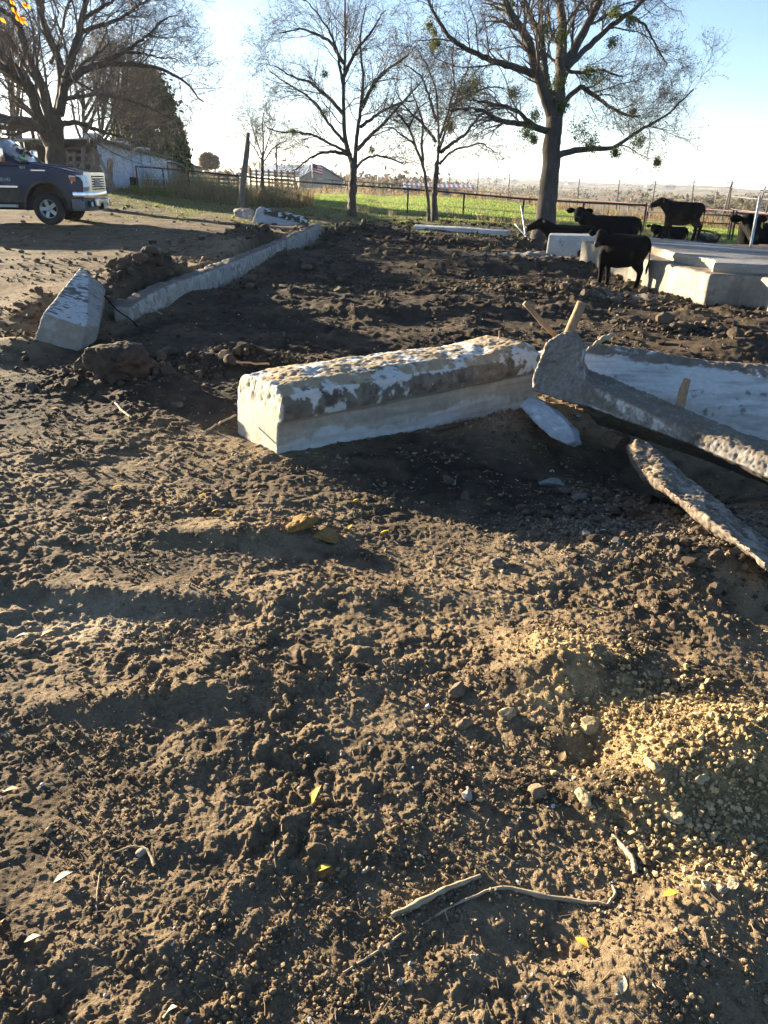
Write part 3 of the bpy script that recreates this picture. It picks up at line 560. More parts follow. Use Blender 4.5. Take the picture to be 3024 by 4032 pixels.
strip_solid('concrete_slab', [fr, [(x+14, y-9, d+.35) for x, y, d in fr]], .02, rough_n(.02, .008, 5, 105), fcol, 'bluish concrete slab leaning inside the far corner of the foundation wall', 'concrete slab')
ck = [(918,832,22.3),(925,853,22.2),(990,868,22.0),(996,838,22.0),(975,826,22.1),(940,822,22.3)]
strip_solid('concrete_chunk', [ck, [(x+6, y-6, d+.35) for x, y, d in ck]], .02, rough_n(.05, .015, 5, 107), weathered(np.array((.33, .27, .22)), .25, .35, 109, 5), 'tan concrete chunk at the foot of the leaning wooden post', 'concrete chunk')
rl = [[(1630,893,24.6),(1624,930,24.5),(1624,930,24.9),(1634,884,25.1)], [(1800,897,24.4),(1800,937,24.3),(1800,937,24.7),(1800,890,24.9)], [(1995,911,24.1),(1995,945,24.0),(2000,945,24.4),(2012,905,24.5)]]
def rcol(P, N):
    n = fbm3(P*3, 111, 5, .6); c = mixc(np.repeat(np.array((.34, .34, .33))[None], len(P), 0), np.array((.55, .55, .52)), .2+n+S((N[:,2]-.4)/.3)*.6)
    s = 0
    for a in (1.55, 2.62, 2.95, 3.25): s = np.maximum(s, S((.05-np.abs(P[:,0]-a+.15*P[:,2]))/.03))
    return mixc(c, WHITE, s*S((N[:,2]+.6)/.2)*(1-S((N[:,2]-.5)/.2))*.8)
strip_solid('concrete_curb', rl, .02, rough_n(.01, .004, 5, 113), rcol, 'low grey concrete curb with white drips lying before the pair of slim trees', 'concrete curb')
rb = [(2161,926,17.4),(2148,1010,17.6),(2240,1030,17.3),(2352,1030,17.0),(2350,930,17.0)]
strip_solid('concrete_block', [rb, [(x+6, y-9, d+.4) for x, y, d in rb]], .022, rough_n(.008, .004, 5, 115), weathered(np.array((.40, .39, .37)), .05, .12, 117, 4), 'grey concrete block beside the raised pad, behind the front calf', 'concrete block')
# raised concrete pad with its stem walls
def pad():
    e = empty('concrete_pad', (5.3, 13, 0), 'raised concrete pad on pale stem walls with a standing calf on top', 'concrete pad')
    K = [(4.10,16.9),(4.22,13.4),(4.49,10.88),(5.12,10.79),(5.15,10.25),(5.35,9.6),(9.5,9.2),(9.5,16.9)]
    mb = MB(); mb.loft([[(x, y, -.3) for x, y in K[::-1]], [(x, y, .47) for x, y in K[::-1]]])
    def colf(P, N):
        n = fbm3(P*3, 121, 5, .6); m = fbm3(P*14, 123, 4, .6); c = mixc(np.repeat(np.array((.21, .19, .16))[None], len(P), 0), np.array((.33, .295, .235)), .5+n*1.5)
        c = mixc(c, DIRT*1.3, S((.10-P[:,2]+.10*n+.05*m)/.10)*.75); vs_ = fbm3(np.stack([P[:,0]*6, P[:,1]*6, P[:,2]*.8], 1), 127, 4, .6); c = mixc(c, DGREY*.9, S((vs_-.12)/.15)*.5*(N[:,2] < .5))
        L = P[:,1] + P[:,0]*.3; j = np.minimum(np.abs((L % 1.22)-.6), 9); c = mixc(c, GREY*.6, S((.014-j)/.008)*.55*(N[:,2] < .5)); c = mixc(c, GREY*.62, S((.012-np.abs(P[:,2]-.2))/.008)*.35)
        c = mixc(c, DIRT*1.4, S((n+m*.5-.33)/.1)*.5); return mixc(c, DIRT*1.7, S((N[:,2]-.5)/.3)*.75)
    w = rough_solid('stem_wall', mb, M_conc, .035, lambda P, N: .010*fbm3(P*3, 125, 5, .65)+.004*fbm3(P*20, 126, 3)-.03*S((P[:,2]-.40)/.06)*np.clip(fbm3(P*5, 128, 3), 0, 1), colf, e)
    Sx = [(4.50,16.8),(4.50,14.6),(4.62,13.4),(4.58,12.4),(4.80,11.6),(4.62,11.1),(5.3,10.98),(6.2,10.7),(9.5,10.3),(9.5,16.8),(8.0,13.2),(6.44,13.6),(5.74,15.7),(5.0,16.6)]
    Sx = [(4.50,16.8),(4.50,14.6),(4.62,13.4),(4.58,12.4),(4.80,11.6),(4.62,11.1),(5.3,10.98),(6.2,10.7),(8.6,10.3),(7.9,12.0),(6.55,13.7),(5.85,15.75),(5.0,16.6)]
    mb = MB(); mb.loft([[(x, y, .45) for x, y in Sx], [(x-.01, y-.01, .60) for x, y in Sx]])
    def scol(P, N):
        n = fbm3(P*2.5, 131, 5, .6); g = perlin3(np.stack([P[:,0]*1.2, P[:,1]*7, P[:,2]], 1), 133); c = mixc(np.repeat(np.array((.27, .255, .23))[None], len(P), 0), np.array((.40, .385, .36)), .5+g+n)
        c = mixc(c, DIRT*1.6, S((g*.7+n*.6-.12)/.15)*.8*(N[:,2] > .5)); side = N[:,2] < .5; ly = perlin3(np.stack([P[:,0], P[:,1], P[:,2]*60], 1), 135); return mixc(c, mixc(np.repeat(np.array((.42,.32,.2))[None], len(P), 0), GREY, .5+ly), side*.85)
    rough_solid('slab', mb, M_conc, .03, lambda P, N: .010*fbm3(P*4, 137, 4, .6)+.035*(np.abs(N[:,2]) < .7)*fbm3(P*3.5, 138, 4, .65)+.02*(np.abs(N[:,2]) < .5)*perlin3(np.stack([P[:,0]*4, P[:,1]*4, P[:,2]*50], 1), 139), scol, e)
pad()

# rusty stakes and bars
M_rust = mat('rusty_mud', (.30, .20, .12), .9, var=.35, vs=30, bump=(80, .6), bd=.004)
def rod(name, pts, r, m, label, cat, n=10, group=None, jag=.0):
    P = [W(*p) for p in pts]; o = P[0]; Q = []; R = []; rng = np.random.RandomState(int(pts[0][0]) % 999)
    for i in range(len(P)-1):
        for k in range(6 if i < len(P)-2 else 7):
            t = k/6; Q.append(P[i]*(1-t)+P[i+1]*t - o + (rng.randn(3)*jag if 0 < i*6+k else 0)); rr = (r[i]*(1-t)+r[i+1]*t) if hasattr(r, '__len__') else r; R.append(rr*(1+jag*18*rng.randn()*.15))
    ob = MB().tube(Q, R, n).build(name, m, None, True); ob.location = tuple(o); return tag(ob, label, cat, group)
rod('pipe_stake', [(2065,1192,5.0),(2185,1322,5.1)], .018, M_rust, 'thin rusty pipe slanting left out of the beam head', 'pipe', jag=.001)
rod('pipe_stake', [(2292,1190,4.95),(2232,1330,5.05)], .033, M_rust, 'thick mud coated pipe standing up from the beam head', 'pipe', jag=.001, n=14)
rod('pipe_stake', [(2706,1492,4.7),(2695,1530,4.7),(2668,1625,4.75)], [.022, .028, .034], M_rust, 'short muddy stub poking up beside the chalk white beam', 'pipe', jag=.0015, n=12)
rod('rebar', [(1966,1302,5.75),(1968,1350,5.75)], [.004, .011], M_rust, 'short pointed rusty bar on top of the big block', 'rebar')
rod('rebar', [(878,1045,12.0),(884,1085,11.9),(884,1120,11.8),(890,1150,11.8)], .010, M_rust, 'bent rusty bar leaning against the foundation wall', 'rebar', jag=.003)
rod('rebar', [(930,1424,5.1),(1010,1432,5.15),(1060,1432,5.2)], .006, M_rust, 'thin rusty rod lying across the near top corner of the big block', 'rebar', jag=.002)
M_stick = mat('dry_stick', (.34, .27, .18), .85, var=.3, vs=20, bump=(60, .5), bd=.004)
rod('stick', [(2285,1400,5.3),(2330,1362,5.5),(2375,1335,5.6),(2415,1318,5.7)], [.006, .007, .022, .014], M_stick, 'muddy stick rising from behind the beam head', 'stick', jag=.003)
rod('stick', [(810,1698,4.6),(870,1664,4.75),(930,1632,4.85)], .006, M_stick, 'thin bent root reaching from the dirt to the big block', 'root', jag=.003)
rod('stick', [(395,1160,8.6),(520,1190,8.8),(640,1235,8.7)], .010, M_stick, 'long thin branch lying over the near end of the foundation wall', 'stick', jag=.006)
rod('stick', [(410,1165,8.0),(460,1220,8.0),(520,1262,8.1),(545,1290,8.2)], .007, M_black, 'dark cable curving past the tilted white block', 'cable', jag=.004)
# ------------------------------------------------------------------ trees
def smooth_path(P, n):
    P = np.asarray(P, float); s = np.r_[0, np.cumsum(np.linalg.norm(np.diff(P[:, :3], axis=0), axis=1))]; t = np.linspace(0, s[-1], n)
    Q = np.stack([np.interp(t, s, P[:, k]) for k in range(P.shape[1])], 1)
    for _ in range(max(1, n//(3*len(P))+1)): Q[1:-1] = Q[1:-1]*.5+(Q[:-2]+Q[2:])*.25
    return Q
def tubes_mesh(groups):
    """groups: list of (P (N,k,3), R (N,k), sides)"""
    VV = []; FF = []; b = 0
    for P, R, s in groups:
        if len(P) == 0: continue
        N, k, _ = P.shape; T = np.gradient(P, axis=1); T /= np.linalg.norm(T, axis=2, keepdims=True)+1e-9
        ref = np.where(np.abs(T[:, :1, 2:3]) > .9, np.array([1., 0, 0]), np.array([0, 0, 1.])); u = np.cross(T, ref); u /= np.linalg.norm(u, axis=2, keepdims=True)+1e-9; v = np.cross(T, u)
        th = np.arange(s)*2*math.pi/s; ring = P[:, :, None, :] + R[:, :, None, None]*(np.cos(th)[None, None, :, None]*u[:, :, None, :]+np.sin(th)[None, None, :, None]*v[:, :, None, :])
        VV.append(ring.reshape(-1, 3)); base = (np.arange(N)*k*s)[:, None, None]+(np.arange(k-1)*s)[None, :, None]; j = np.arange(s)[None, None, :]; j2 = (j+1) % s
        FF.append(np.stack([base+j, base+j2, base+s+j2, base+s+j], -1).reshape(-1, 4)+b); b += N*k*s
    return np.vstack(VV), np.vstack(FF)
def spawn(P, R, m, L, rng, ang=(.5, 1.0), k=6, wander=.18, up=.1, rr=.55, t0=.25, t1=1.0, rmin=.003, dropk=0.0):
    N = len(P); K = P.shape[1]; t = rng.uniform(t0, t1, (N, m)); t[:, -1] = t1; f = t*(K-1); i = np.minimum(f.astype(int), K-2); w = (f-i)[..., None]; a = np.arange(N)[:, None]
    p = P[a, i]*(1-w)+P[a, i+1]*w; r = R[a, i]*(1-w[..., 0])+R[a, i+1]*w[..., 0]; T = P[a, i+1]-P[a, i]; T /= np.linalg.norm(T, axis=-1, keepdims=True)+1e-9
    q = rng.randn(N, m, 3); q -= (q*T).sum(-1, keepdims=True)*T; q /= np.linalg.norm(q, axis=-1, keepdims=True); an = rng.uniform(*ang, (N, m, 1)); D = T*np.cos(an)+q*np.sin(an)
    D[..., 2] += up; D /= np.linalg.norm(D, axis=-1, keepdims=True); ln = (rng.uniform(*L, (N, m))*(1.15-.5*t)) if np.isscalar(L[0]) else None
    C = [p.reshape(-1, 3)]; d = D.reshape(-1, 3); st = (ln/(k-1)).reshape(-1, 1)
    for _ in range(k-1):
        C.append(C[-1]+d*st); d = d+wander*rng.randn(*d.shape); d[:, 2] += up*.25-dropk; d /= np.linalg.norm(d, axis=1, keepdims=True)
    P2 = np.stack(C, 1); r0 = np.maximum(r.reshape(-1)*rr, rmin); R2 = r0[:, None]*np.linspace(1, .35, k)[None]; return P2, np.maximum(R2, rmin*.8)
def leaf_quads(Cn, size, rng, flat_=0.0):
    n = len(Cn); a = rng.randn(n, 3); a /= np.linalg.norm(a, axis=1, keepdims=True); b = rng.randn(n, 3); b -= (a*b).sum(1, keepdims=True)*a; b /= np.linalg.norm(b, axis=1, keepdims=True)
    s = (size*(.6+.8*rng.rand(n)))[:, None]; V = np.stack([Cn-a*s, Cn+b*s*.45, Cn+a*s, Cn-b*s*.45], 1).reshape(-1, 3); return V, np.arange(4*n).reshape(-1, 4)
M_mist = mat('mistletoe_leaf', (.15, .17, .05), .6, var=.5, vs=2.5, bump=None, trans=.35)
M_dry = mat('dry_leaf', (.17, .13, .08), .7, var=.4, vs=3, bump=None, trans=.3)
def tree(label, limbs, levels, seed, group=None, mist=(), leaves=0, name='bare_tree', tw=.0028, barkm=None, twigm=None, sides=10, spread=.6, limbw=.025, leafsize=.035, leafmat=None, sag=0.0):
    """limbs: lists of (px, py, depth, radius in px of the photo); the first one is the trunk"""
    rng = np.random.RandomState(seed); base = W(*limbs[0][0][:3]); base[2] = gz(base[0], base[1])-.02; e = empty(name, base, label, 'tree', group); LP = []; LR = []
    for q, lb in enumerate(limbs):
        pts = [np.r_[W(x, y, d), r_*d/FPX] for x, y, d, r_ in lb]; Q = smooth_path(pts, 26 if q else 20); Q[2:-1, :3] += np.cumsum(rng.randn(len(Q)-3, 3)*limbw*.35, 0)*np.linspace(0, 1, len(Q)-3)[:, None]+rng.randn(len(Q)-3, 3)*limbw*.5
        if q == 0: Q[:3, 3] *= np.array([1.45, 1.2, 1.06])
        if q == 0: Q[0, 2] = base[2]-.25; Q[1, 2] = base[2]+.1 if Q[2, 2] > base[2]+.2 else Q[1, 2]
        LP.append(Q[:, :3]-base); LR.append(Q[:, 3])
    g = [(LP[0][None], LR[0][None], 18)]+[(p[None], r[None], sides) for p, r in zip(LP[1:], LR[1:])]
    V, F = tubes_mesh(g); 
    n_ = fbm3(V*np.array([9, 9, 2.2]), seed, 3); cen = np.vstack([np.repeat(p, s, 0) for p, s in [(LP[0], 18)]+[(p, sides) for p in LP[1:]]]); V = cen+(V-cen)*(1+.16*n_[:, None])
    mesh_obj('trunk', V, F, barkm or M_bark, e, True)
    P = np.stack([smooth_path(p, 20) for p in LP[(1 if len(LP) > 1 else 0):]]); R = np.stack([np.interp(np.linspace(0, 1, 20), np.linspace(0, 1, len(r)), r) for r in LR[(1 if len(LR) > 1 else 0):]])
    out = []; cur = (P, R); tips = []
    for li, (m, L, kk) in enumerate(levels):
        P2, R2 = spawn(cur[0], cur[1], m, L, rng, (.45, .95+.15*(li > 1)), kk, .16, .06 if li < 2 else .02, .55 if li else .34, .12 if li else .18, 1.0, tw if li >= 2 else tw*1.6, sag)
        out.append((P2, R2, 4 if li < 2 else 3)); cur = (P2, R2); tips.append(P2)
    V, F = tubes_mesh(out); mesh_obj('crown', V, F, twigm or M_twig, e, False)
    if leaves:
        A = tips[-1].reshape(-1, 3); C = A[rng.randint(0, len(A), leaves)]+rng.randn(leaves, 3)*.03; V, F = leaf_quads(C, leafsize, rng); mesh_obj('leaves', V, F, leafmat or M_dry, e)
    for mx, my, md, mr in mist:
        c = W(mx, my, md)-base; s = mr*md/FPX; n = int(380+mr*9); A = rng.randn(n, 3)*.42; A = A*(1+.5*fbm3(A*2.5+mx, 5, 2)[:, None])
        V, F = leaf_quads(c+A*s*np.array([1, 1, 1.05]), .028+.0*s, rng); q = [(np.stack([np.repeat(c[None], 26, 0), c+rng.randn(26, 3)*s*.25, c+rng.randn(26, 3)*s*.7], 1), np.full((26, 3), .004), 3)]
        mesh_obj('mistletoe_leaves', V, F, M_mist, e)
    return e
def wob(l, d0, d1, rs): n = len(l); return [(x, y, d0+(d1-d0)*i/(n-1), rs[0]+(rs[1]-rs[0])*i/(n-1)) for i, (x, y) in enumerate(l)]
BT = 23.0
mist = [(x*.858+1600, y*.858, d, r) for x, y, d, r in ((690,385,22.7,48),(705,165,22.6,45),(600,310,22.6,24),(590,530,22.5,30),(555,610,22.4,34),(720,490,22.7,30),(800,600,22.4,60),(850,660,22.3,42),(490,430,22.2,32),(465,15,22,55),(640,135,22.6,30),
        (945,195,23,30),(1030,100,23,34),(960,55,23,42),(1068,650,23,34),(1150,745,23.2,20),(320,390,22,38),(270,420,22,30),(135,200,22,26),(105,120,22,28),(870,365,22.6,50),(960,700,22.8,26),(830,330,22.6,30),(1040,515,23,14),(585,640,22.5,18),(200,585,26,22))]
tree('largest leaning tree with green mistletoe clumps, rising beside the lying cows', [
 wob([(2128,962),(2150,850),(2166,700),(2178,560),(2190,440),(2200,369)], BT, BT, (41,29)),
 wob([(2178,470),(2149,378),(2106,257),(2076,154),(2020,77),(1970,-25),(1930,-120)], BT, 21.5, (24,9)),
 wob([(2106,292),(2029,266),(1943,240),(1875,215),(1789,163),(1746,112),(1712,43),(1680,-10)], 22.5, 20.5, (14,4)),
 wob([(2200,400),(2209,215),(2213,86),(2200,-40),(2210,-160)], BT, 23.6, (24,12)),
 wob([(2205,330),(2226,257),(2278,163),(2329,69),(2364,-9),(2420,-120)], BT, 24, (21,11)),
 wob([(2230,270),(2300,200),(2398,105),(2492,43),(2560,-20),(2640,-60)], BT, 24.5, (13,5)),
 wob([(2400,60),(2470,62),(2535,94),(2578,189),(2621,266)], 23.5, 23.8, (8,2)),
 wob([(2178,420),(2150,300),(2132,154),(2080,51),(2060,-30)], BT, 22.6, (15,8)),
 wob([(2160,520),(2080,489),(1986,480),(1943,472),(1900,429),(1832,420),(1754,429)], BT, 21.5, (13,3)),
 wob([(2110,500),(2040,440),(1980,415),(1900,400),(1850,395)], 22.6, 22, (9,3)),
 wob([(2196,612),(2252,592),(2329,583),(2389,592),(2458,558),(2527,506),(2630,455),(2730,352)], BT, 24.5, (13,2.5)),
 wob([(2215,410),(2286,335),(2338,369),(2389,412),(2458,446),(2520,455)], BT, 23.6, (11,3)),
 wob([(2210,280),(2290,290),(2370,270),(2450,300)], BT, 25, (8,3)),
 ], [(13, (.9, 2.4), 8), (8, (.45, 1.1), 6), (6, (.2, .5), 5), (3, (.08, .25), 4)], 11, None, mist, 9000, leafsize=.03, sag=.003)
tree('middle bare tree with a fan shaped crown, growing by the pipe fence', [
 wob([(1384,856),(1386,770),(1392,690),(1393,640)], 33, 33, (17,13.5)),
 wob([(1385,640),(1364,579),(1355,513),(1352,422),(1352,332),(1355,229),(1358,139),(1355,36),(1350,-50)], 33, 33, (10,3)),
 wob([(1398,640),(1402,567),(1412,482),(1425,392),(1430,301),(1418,181),(1420,100),(1440,20)], 33, 34, (9,2.5)),
 wob([(1368,600),(1292,561),(1238,531),(1160,519),(1100,520),(1050,500)], 33, 32, (6,1.7)),
 wob([(1356,560),(1290,480),(1240,400),(1190,362),(1110,314),(1060,280)], 33, 32, (6.5,1.7)),
 wob([(1352,450),(1290,380),(1220,320),(1150,300),(1080,260)], 33, 34, (8,2)),
 wob([(1352,340),(1322,181),(1286,108),(1238,48),(1190,0)], 33, 32, (6,1.7)), wob([(1353,250),(1300,160),(1240,130),(1180,110),(1100,130)], 33, 32, (7,2)),
 wob([(1406,590),(1473,519),(1521,476),(1575,410),(1642,338),(1680,290)], 33, 32, (8,1.8)), wob([(1425,420),(1480,313),(1527,271),(1593,229),(1640,180)], 33.5, 34, (8,2)),
 wob([(1400,665),(1430,627),(1479,609),(1550,621),(1600,640)], 33, 32, (6,1.7)), wob([(1385,612),(1316,597),(1262,600),(1214,621),(1150,670)], 33, 32, (8,2)),
 wob([(1354,300),(1400,200),(1470,120),(1520,40)], 33, 34, (8,2)), wob([(1420,500),(1500,440),(1580,400),(1640,400)], 33, 35, (7,2)),
 ], [(13, (1.1, 2.7), 8), (8, (.5, 1.2), 6), (6, (.25, .55), 5), (2, (.1, .3), 4)], 12, 'bare trees along the fence', ((1280,292,33,18),(1278,445,33,20),(1155,520,33,14),(1465,590,32.5,20),(1470,340,33,16)), 7000, leafsize=.035)
tree('thin leaning bare tree standing against its thicker neighbour', [
 wob([(1690,882),(1683,760),(1665,651),(1632,567),(1611,500),(1581,470),(1557,434)], 29, 29, (7,3)),
 wob([(1665,651),(1660,560),(1670,480),(1640,400),(1620,330)], 29, 30, (6,2)), wob([(1632,567),(1580,530),(1540,500),(1500,505)], 29, 28, (4,1.5)), wob([(1611,500),(1640,430),(1700,380)], 29, 30, (4,1.5)),
 ], [(8, (.8, 1.8), 7), (6, (.35, .8), 5), (4, (.15, .4), 4)], 13, 'bare trees along the fence', (), 1500)
tree('bare tree with several upright stems, thicker of the close pair', [
 wob([(1712,872),(1708,784),(1714,712),(1723,640)], 30, 30, (14,9)),
 wob([(1723,640),(1729,543),(1723,422),(1717,338),(1680,241),(1654,205)], 30, 30, (5.5,1.7)), wob([(1726,603),(1744,543),(1774,458),(1816,338),(1841,259),(1860,180)], 30, 31, (6,1.7)),
 wob([(1732,645),(1768,603),(1804,585),(1865,573),(1895,560),(1960,600)], 30, 31, (5.5,1.7)), wob([(1732,543),(1762,452),(1790,350),(1780,230),(1800,120)], 30, 30, (5.5,1.7)), wob([(1720,480),(1690,380),(1660,300),(1590,250)], 30, 29, (6,2)),
 wob([(1735,600),(1840,520),(1900,440),(1980,420)], 30, 31, (7,2)), wob([(1718,560),(1660,480),(1600,420),(1560,360)], 30, 29, (6,2)), wob([(1770,420),(1840,380),(1920,340),(1990,350)], 30, 31, (6,2)),
 ], [(9, (.9, 2.2), 8), (6, (.4, 1.0), 6), (5, (.2, .45), 5), (2, (.1, .25), 4)], 14, 'bare trees along the fence', ((1765,500,30,26),(1700,180,29.5,22),(1710,130,29,18)), 5000)
tree('small distant bare tree behind the board pen', [
 wob([(1032,735),(1033,650),(1036,600)], 62, 62, (8,5)), wob([(1034,650),(1036,560),(1030,480),(1040,430)], 62, 62, (4,1)), wob([(1034,640),(1000,580),(970,540),(950,520)], 62, 62, (3,1)), wob([(1036,640),(1070,590),(1100,560),(1130,550)], 62, 62, (3,1)), wob([(1035,620),(1060,540),(1085,480)], 62, 63, (3,1)), wob([(1034,620),(1000,520),(985,480)], 62, 61, (3,1)),
 ], [(11, (1.2, 2.6), 6), (7, (.6, 1.2), 5), (4, (.3, .6), 4)], 15, None, (), 2500, tw=.006, leafsize=.05)
LT = 26.0
tree('huge spreading bare tree directly behind the pickup', [
 wob([(232,735),(222,640),(217,557),(215,500),(217,470)], LT, LT, (40,30)),
 wob([(217,600),(211,542),(181,518),(150,494),(120,476),(60,473),(0,470),(-80,460)], LT, 24.5, (26,13)),
 wob([(205,590),(169,512),(142,422),(127,346),(90,301),(45,256),(0,205),(-80,130)], LT, 24.5, (22,14)),
 wob([(150,430),(110,350),(60,300),(0,250),(-60,235)], 25.5, 23.5, (15,9)),
 wob([(210,560),(193,452),(169,346),(142,286),(105,196),(84,120),(72,75),(39,6),(20,-60)], LT, 25.5, (22,9)),
 wob([(80,110),(40,60),(0,40),(-50,10)], 25.5, 25, (9,5)),
 wob([(217,560),(220,500),(229,422),(250,346),(241,271),(223,211),(193,136),(169,75),(160,0),(150,-80)], LT, 27, (22,9)),
 wob([(235,450),(256,346),(271,256),(295,181),(313,115),(325,45),(331,0),(340,-80)], LT, 27, (18,8)),
 wob([(305,130),(377,105),(437,90),(482,70),(520,40),(560,10),(620,-10)], 26.8, 27.5, (9,3)),
 wob([(245,345),(301,295),(347,271),(407,247),(452,250),(482,247),(543,255),(603,259),(693,295),(754,338),(800,400)], LT, 26, (15,3)),
 wob([(420,235),(482,211),(543,169),(603,121),(651,72),(700,60)], 26, 26.5, (8,2)), wob([(490,205),(560,210),(630,230),(700,240)], 26.2, 26.5, (5,2)),
 wob([(235,490),(301,479),(347,497),(392,512),(450,530),(520,560)], LT, 24.5, (11,3)), wob([(260,345),(330,240),(400,200),(430,160)], 26.5, 27, (7,3)), wob([(254,390),(380,370),(500,390),(600,430),(680,470)], 26, 25, (8,2)),
 wob([(320,80),(400,30),(470,-10)], 27, 27, (8,4)), wob([(240,300),(320,330),(420,400),(500,440)], 26, 25, (6,2)), wob([(200,250),(240,150),(250,60),(280,-20)], 27, 28, (7,4)), wob([(130,300),(60,200),(20,120),(-20,100)], 26, 27, (9,4)),
 ], [(12, (1.3, 3.2), 8), (7, (.6, 1.4), 6), (5, (.3, .7), 5), (3, (.12, .3), 4)], 16, None, (), 1500, tw=.0034)
M_scrubt = mat('sunlit_twigs', (.27, .215, .165), .85, var=.3, vs=1, bump=None)  # thicket twigs lightened, sunlight put into their colour
# thicket behind the shed: bare trees, and a dark evergreen
kinds = ['tall pale bare tree farthest left in the thicket', 'grey many stemmed tree rising behind the pickup cab', 'brown twiggy tree just right of the huge trunk, behind the shed', 'leafless tree over the open end of the shed', 'bare tree with hanging pale vines behind the shed roof', 'bare brown tree leaning against the dark evergreen']
for i, (x, yb, yt, d, n) in enumerate(((-40,720,60,40,3),(60,700,150,42,4),(330,690,230,46,4),(400,690,200,44,4),(470,690,260,47,4),(520,690,330,46,3))):
    rng = np.random.RandomState(60+i); L_ = [wob([(x,yb),(x+rng.randint(-15,15),(yb*2+yt)/3),(x+rng.randint(-30,30),yt+120)], d, d, (10,5))]
    for k in range(n+3): a = rng.uniform(-1, 1); y0 = yb-rng.uniform(.25,.6)*(yb-yt); L_.append(wob([(x+a*5,y0),(x+a*45,y0-60),(x+a*80,(y0+yt)/2-20),(x+a*95,yt+rng.randint(-30,60))], d, d+rng.uniform(-2,2), (6,2)))
    tree(kinds[i], L_, [(8, (1.5, 3.2), 6), (6, (.7, 1.5), 5), (4, (.35, .8), 4)], 70+i, 'bare trees of the thicket', (), 1500, tw=.0055, leafsize=.06, twigm=M_scrubt)
def leafy(name, label, px, pyb, pyt, d, halfw, n, m, seed, size, prof, group=None, trunk=True):
    rng = np.random.RandomState(seed); b = W(px, pyb, d); hgt = (pyb-pyt)*d/FPX*1.05; w_ = halfw*d/FPX; e = empty(name, b, label, 'tree' if 'tree' in name or 'cedar' in name else 'bush', group)
    nc = n//60; t = rng.rand(nc); a = rng.rand(nc)*6.283; rr = np.interp(t, prof[0], prof[1])*w_*(.45+.6*np.sqrt(rng.rand(nc))); C = np.stack([rr*np.cos(a), rr*np.sin(a), t*hgt], 1)
    A = np.repeat(C, 60, 0)+rng.randn(nc*60, 3)*np.array([1, 1, .8])*(.07*w_+.10*rng.rand(nc*60, 1)*w_*.8); V, F = leaf_quads(A, size, rng); mesh_obj('crown', V, F, m, e)
    if trunk:
        mb = MB().tube([(0,0,-.2),(0,0,hgt*.45),(0,0,hgt*.9)], [w_*.06+.05, w_*.05, .03], 8); k = 0
        for q in C[::max(1, nc//26)]: mb.tube([(0,0,max(.1,q[2]-.8)), (q[0]*.5,q[1]*.5,q[2]-.25), tuple(q)], [.05, .03, .012], 4)
        mb.build('trunk', M_bark, e, True)
    return e
M_cedar = mat('cedar_foliage', (.070, .105, .040), .8, var=.5, vs=1.2, bump=None, trans=.15)
M_scrub = mat('scrub_twigs', (.17, .135, .09), .9, var=.4, vs=1.5, bump=None, trans=.2)
leafy('cedar_tree', 'dark evergreen crown rising above the far end of the shed', 600, 690, 350, 54, 118, 26000, M_cedar, 91, .16, ([0,.15,.45,.75,1], [.9,1,.95,.75,.3]))
leafy('cedar_tree', 'lower dark evergreen spilling toward the white gable shed', 705, 690, 500, 57, 50, 8000, M_cedar, 92, .15, ([0,.3,.7,1], [1,.95,.6,.15]))
leafy('cedar_tree', 'dark evergreen mass behind the huge bare trunk', 520, 690, 450, 57, 75, 8000, M_cedar, 93, .17, ([0,.3,.7,1], [1,.95,.7,.2]))
leafy('round_bush', 'round pale leafless bush beyond the sheds', 826, 662, 612, 110, 40, 9000, M_scrub, 94, .10, ([0,.4,.8,1], [.8,1,.75,.3]))
# the tree the orange leaves hang from: it stands unseen left of the view, its shadow falling behind the viewer
tree('bare tree just outside the left edge of the yard', [
 [PX(-11.5,5,-.2,.32), PX(-11.5,5,1.6,.26), PX(-11.4,5,3.0,.24)], [PX(-11.4,5,2.9,.14), PX(-9.5,5.2,3.9,.10), PX(-7,5.5,4.4,.06), PX(-4.8,5.9,4.3,.03), (20,-90,6.2,8)], [PX(-11.4,5,2.9,.15), PX(-11.8,5.4,5,.12), PX(-12.5,6,8,.06)], [PX(-11.4,5,2.9,.15), PX(-10.6,4.2,5,.12), PX(-9.5,3.4,8.5,.05)],
 ], [(8, (.8, 1.8), 8), (5, (.4, .8), 6), (4, (.2, .4), 5)], 17, None, (), 0, tw=.005)
M_oleaf = mat('orange_leaf', (.72, .30, .03), .6, var=.3, vs=40, bump=None, trans=.5)
def leafmesh(mb, p, d, up, L, w_, curl=.15):
    d = Vector(d).normalized(); s = d.cross(Vector(up)).normalized(); n = s.cross(d); p = Vector(p); C = [0, .25, .5, .75, 1.0]; Wd = [.05, .8, 1, .62, .03]; V = []
    for c, q in zip(C, Wd): V += [p+d*L*c-s*w_*q*.5+n*(curl*L*(.12*q)+curl*L*math.sin(c*3)*.3), p+d*L*c-n*0+n*curl*L*math.sin(c*3)*.3-n*.03*L, p+d*L*c+s*w_*q*.5+n*(curl*L*(.12*q)+curl*L*math.sin(c*3)*.3)]
    mb.add(V, [(3*i+j, 3*i+j+1, 3*i+j+4, 3*i+j+3) for i in range(4) for j in (0, 1)])
def orange_twig(label, tw_, lv, d):
    o = W(*tw_[0], d); e = empty('leafy_twig', o, label, 'twig', 'orange leaf sprays at the top left corner'); MB().tube([W(x, y, d)-o for x, y in tw_], [.004]*len(tw_), 5).build('twig', M_twig, e)
    for x0, y0, x1, y1 in lv:
        a = W(x0, y0, d)-o; b = W(x1, y1, d+.02)-o; mb = MB(); leafmesh(mb, a, b-a, (0.2, -1, .3), float(np.linalg.norm(b-a))*1.1, .028, .2); mb.build('leaf', M_oleaf, e, True)
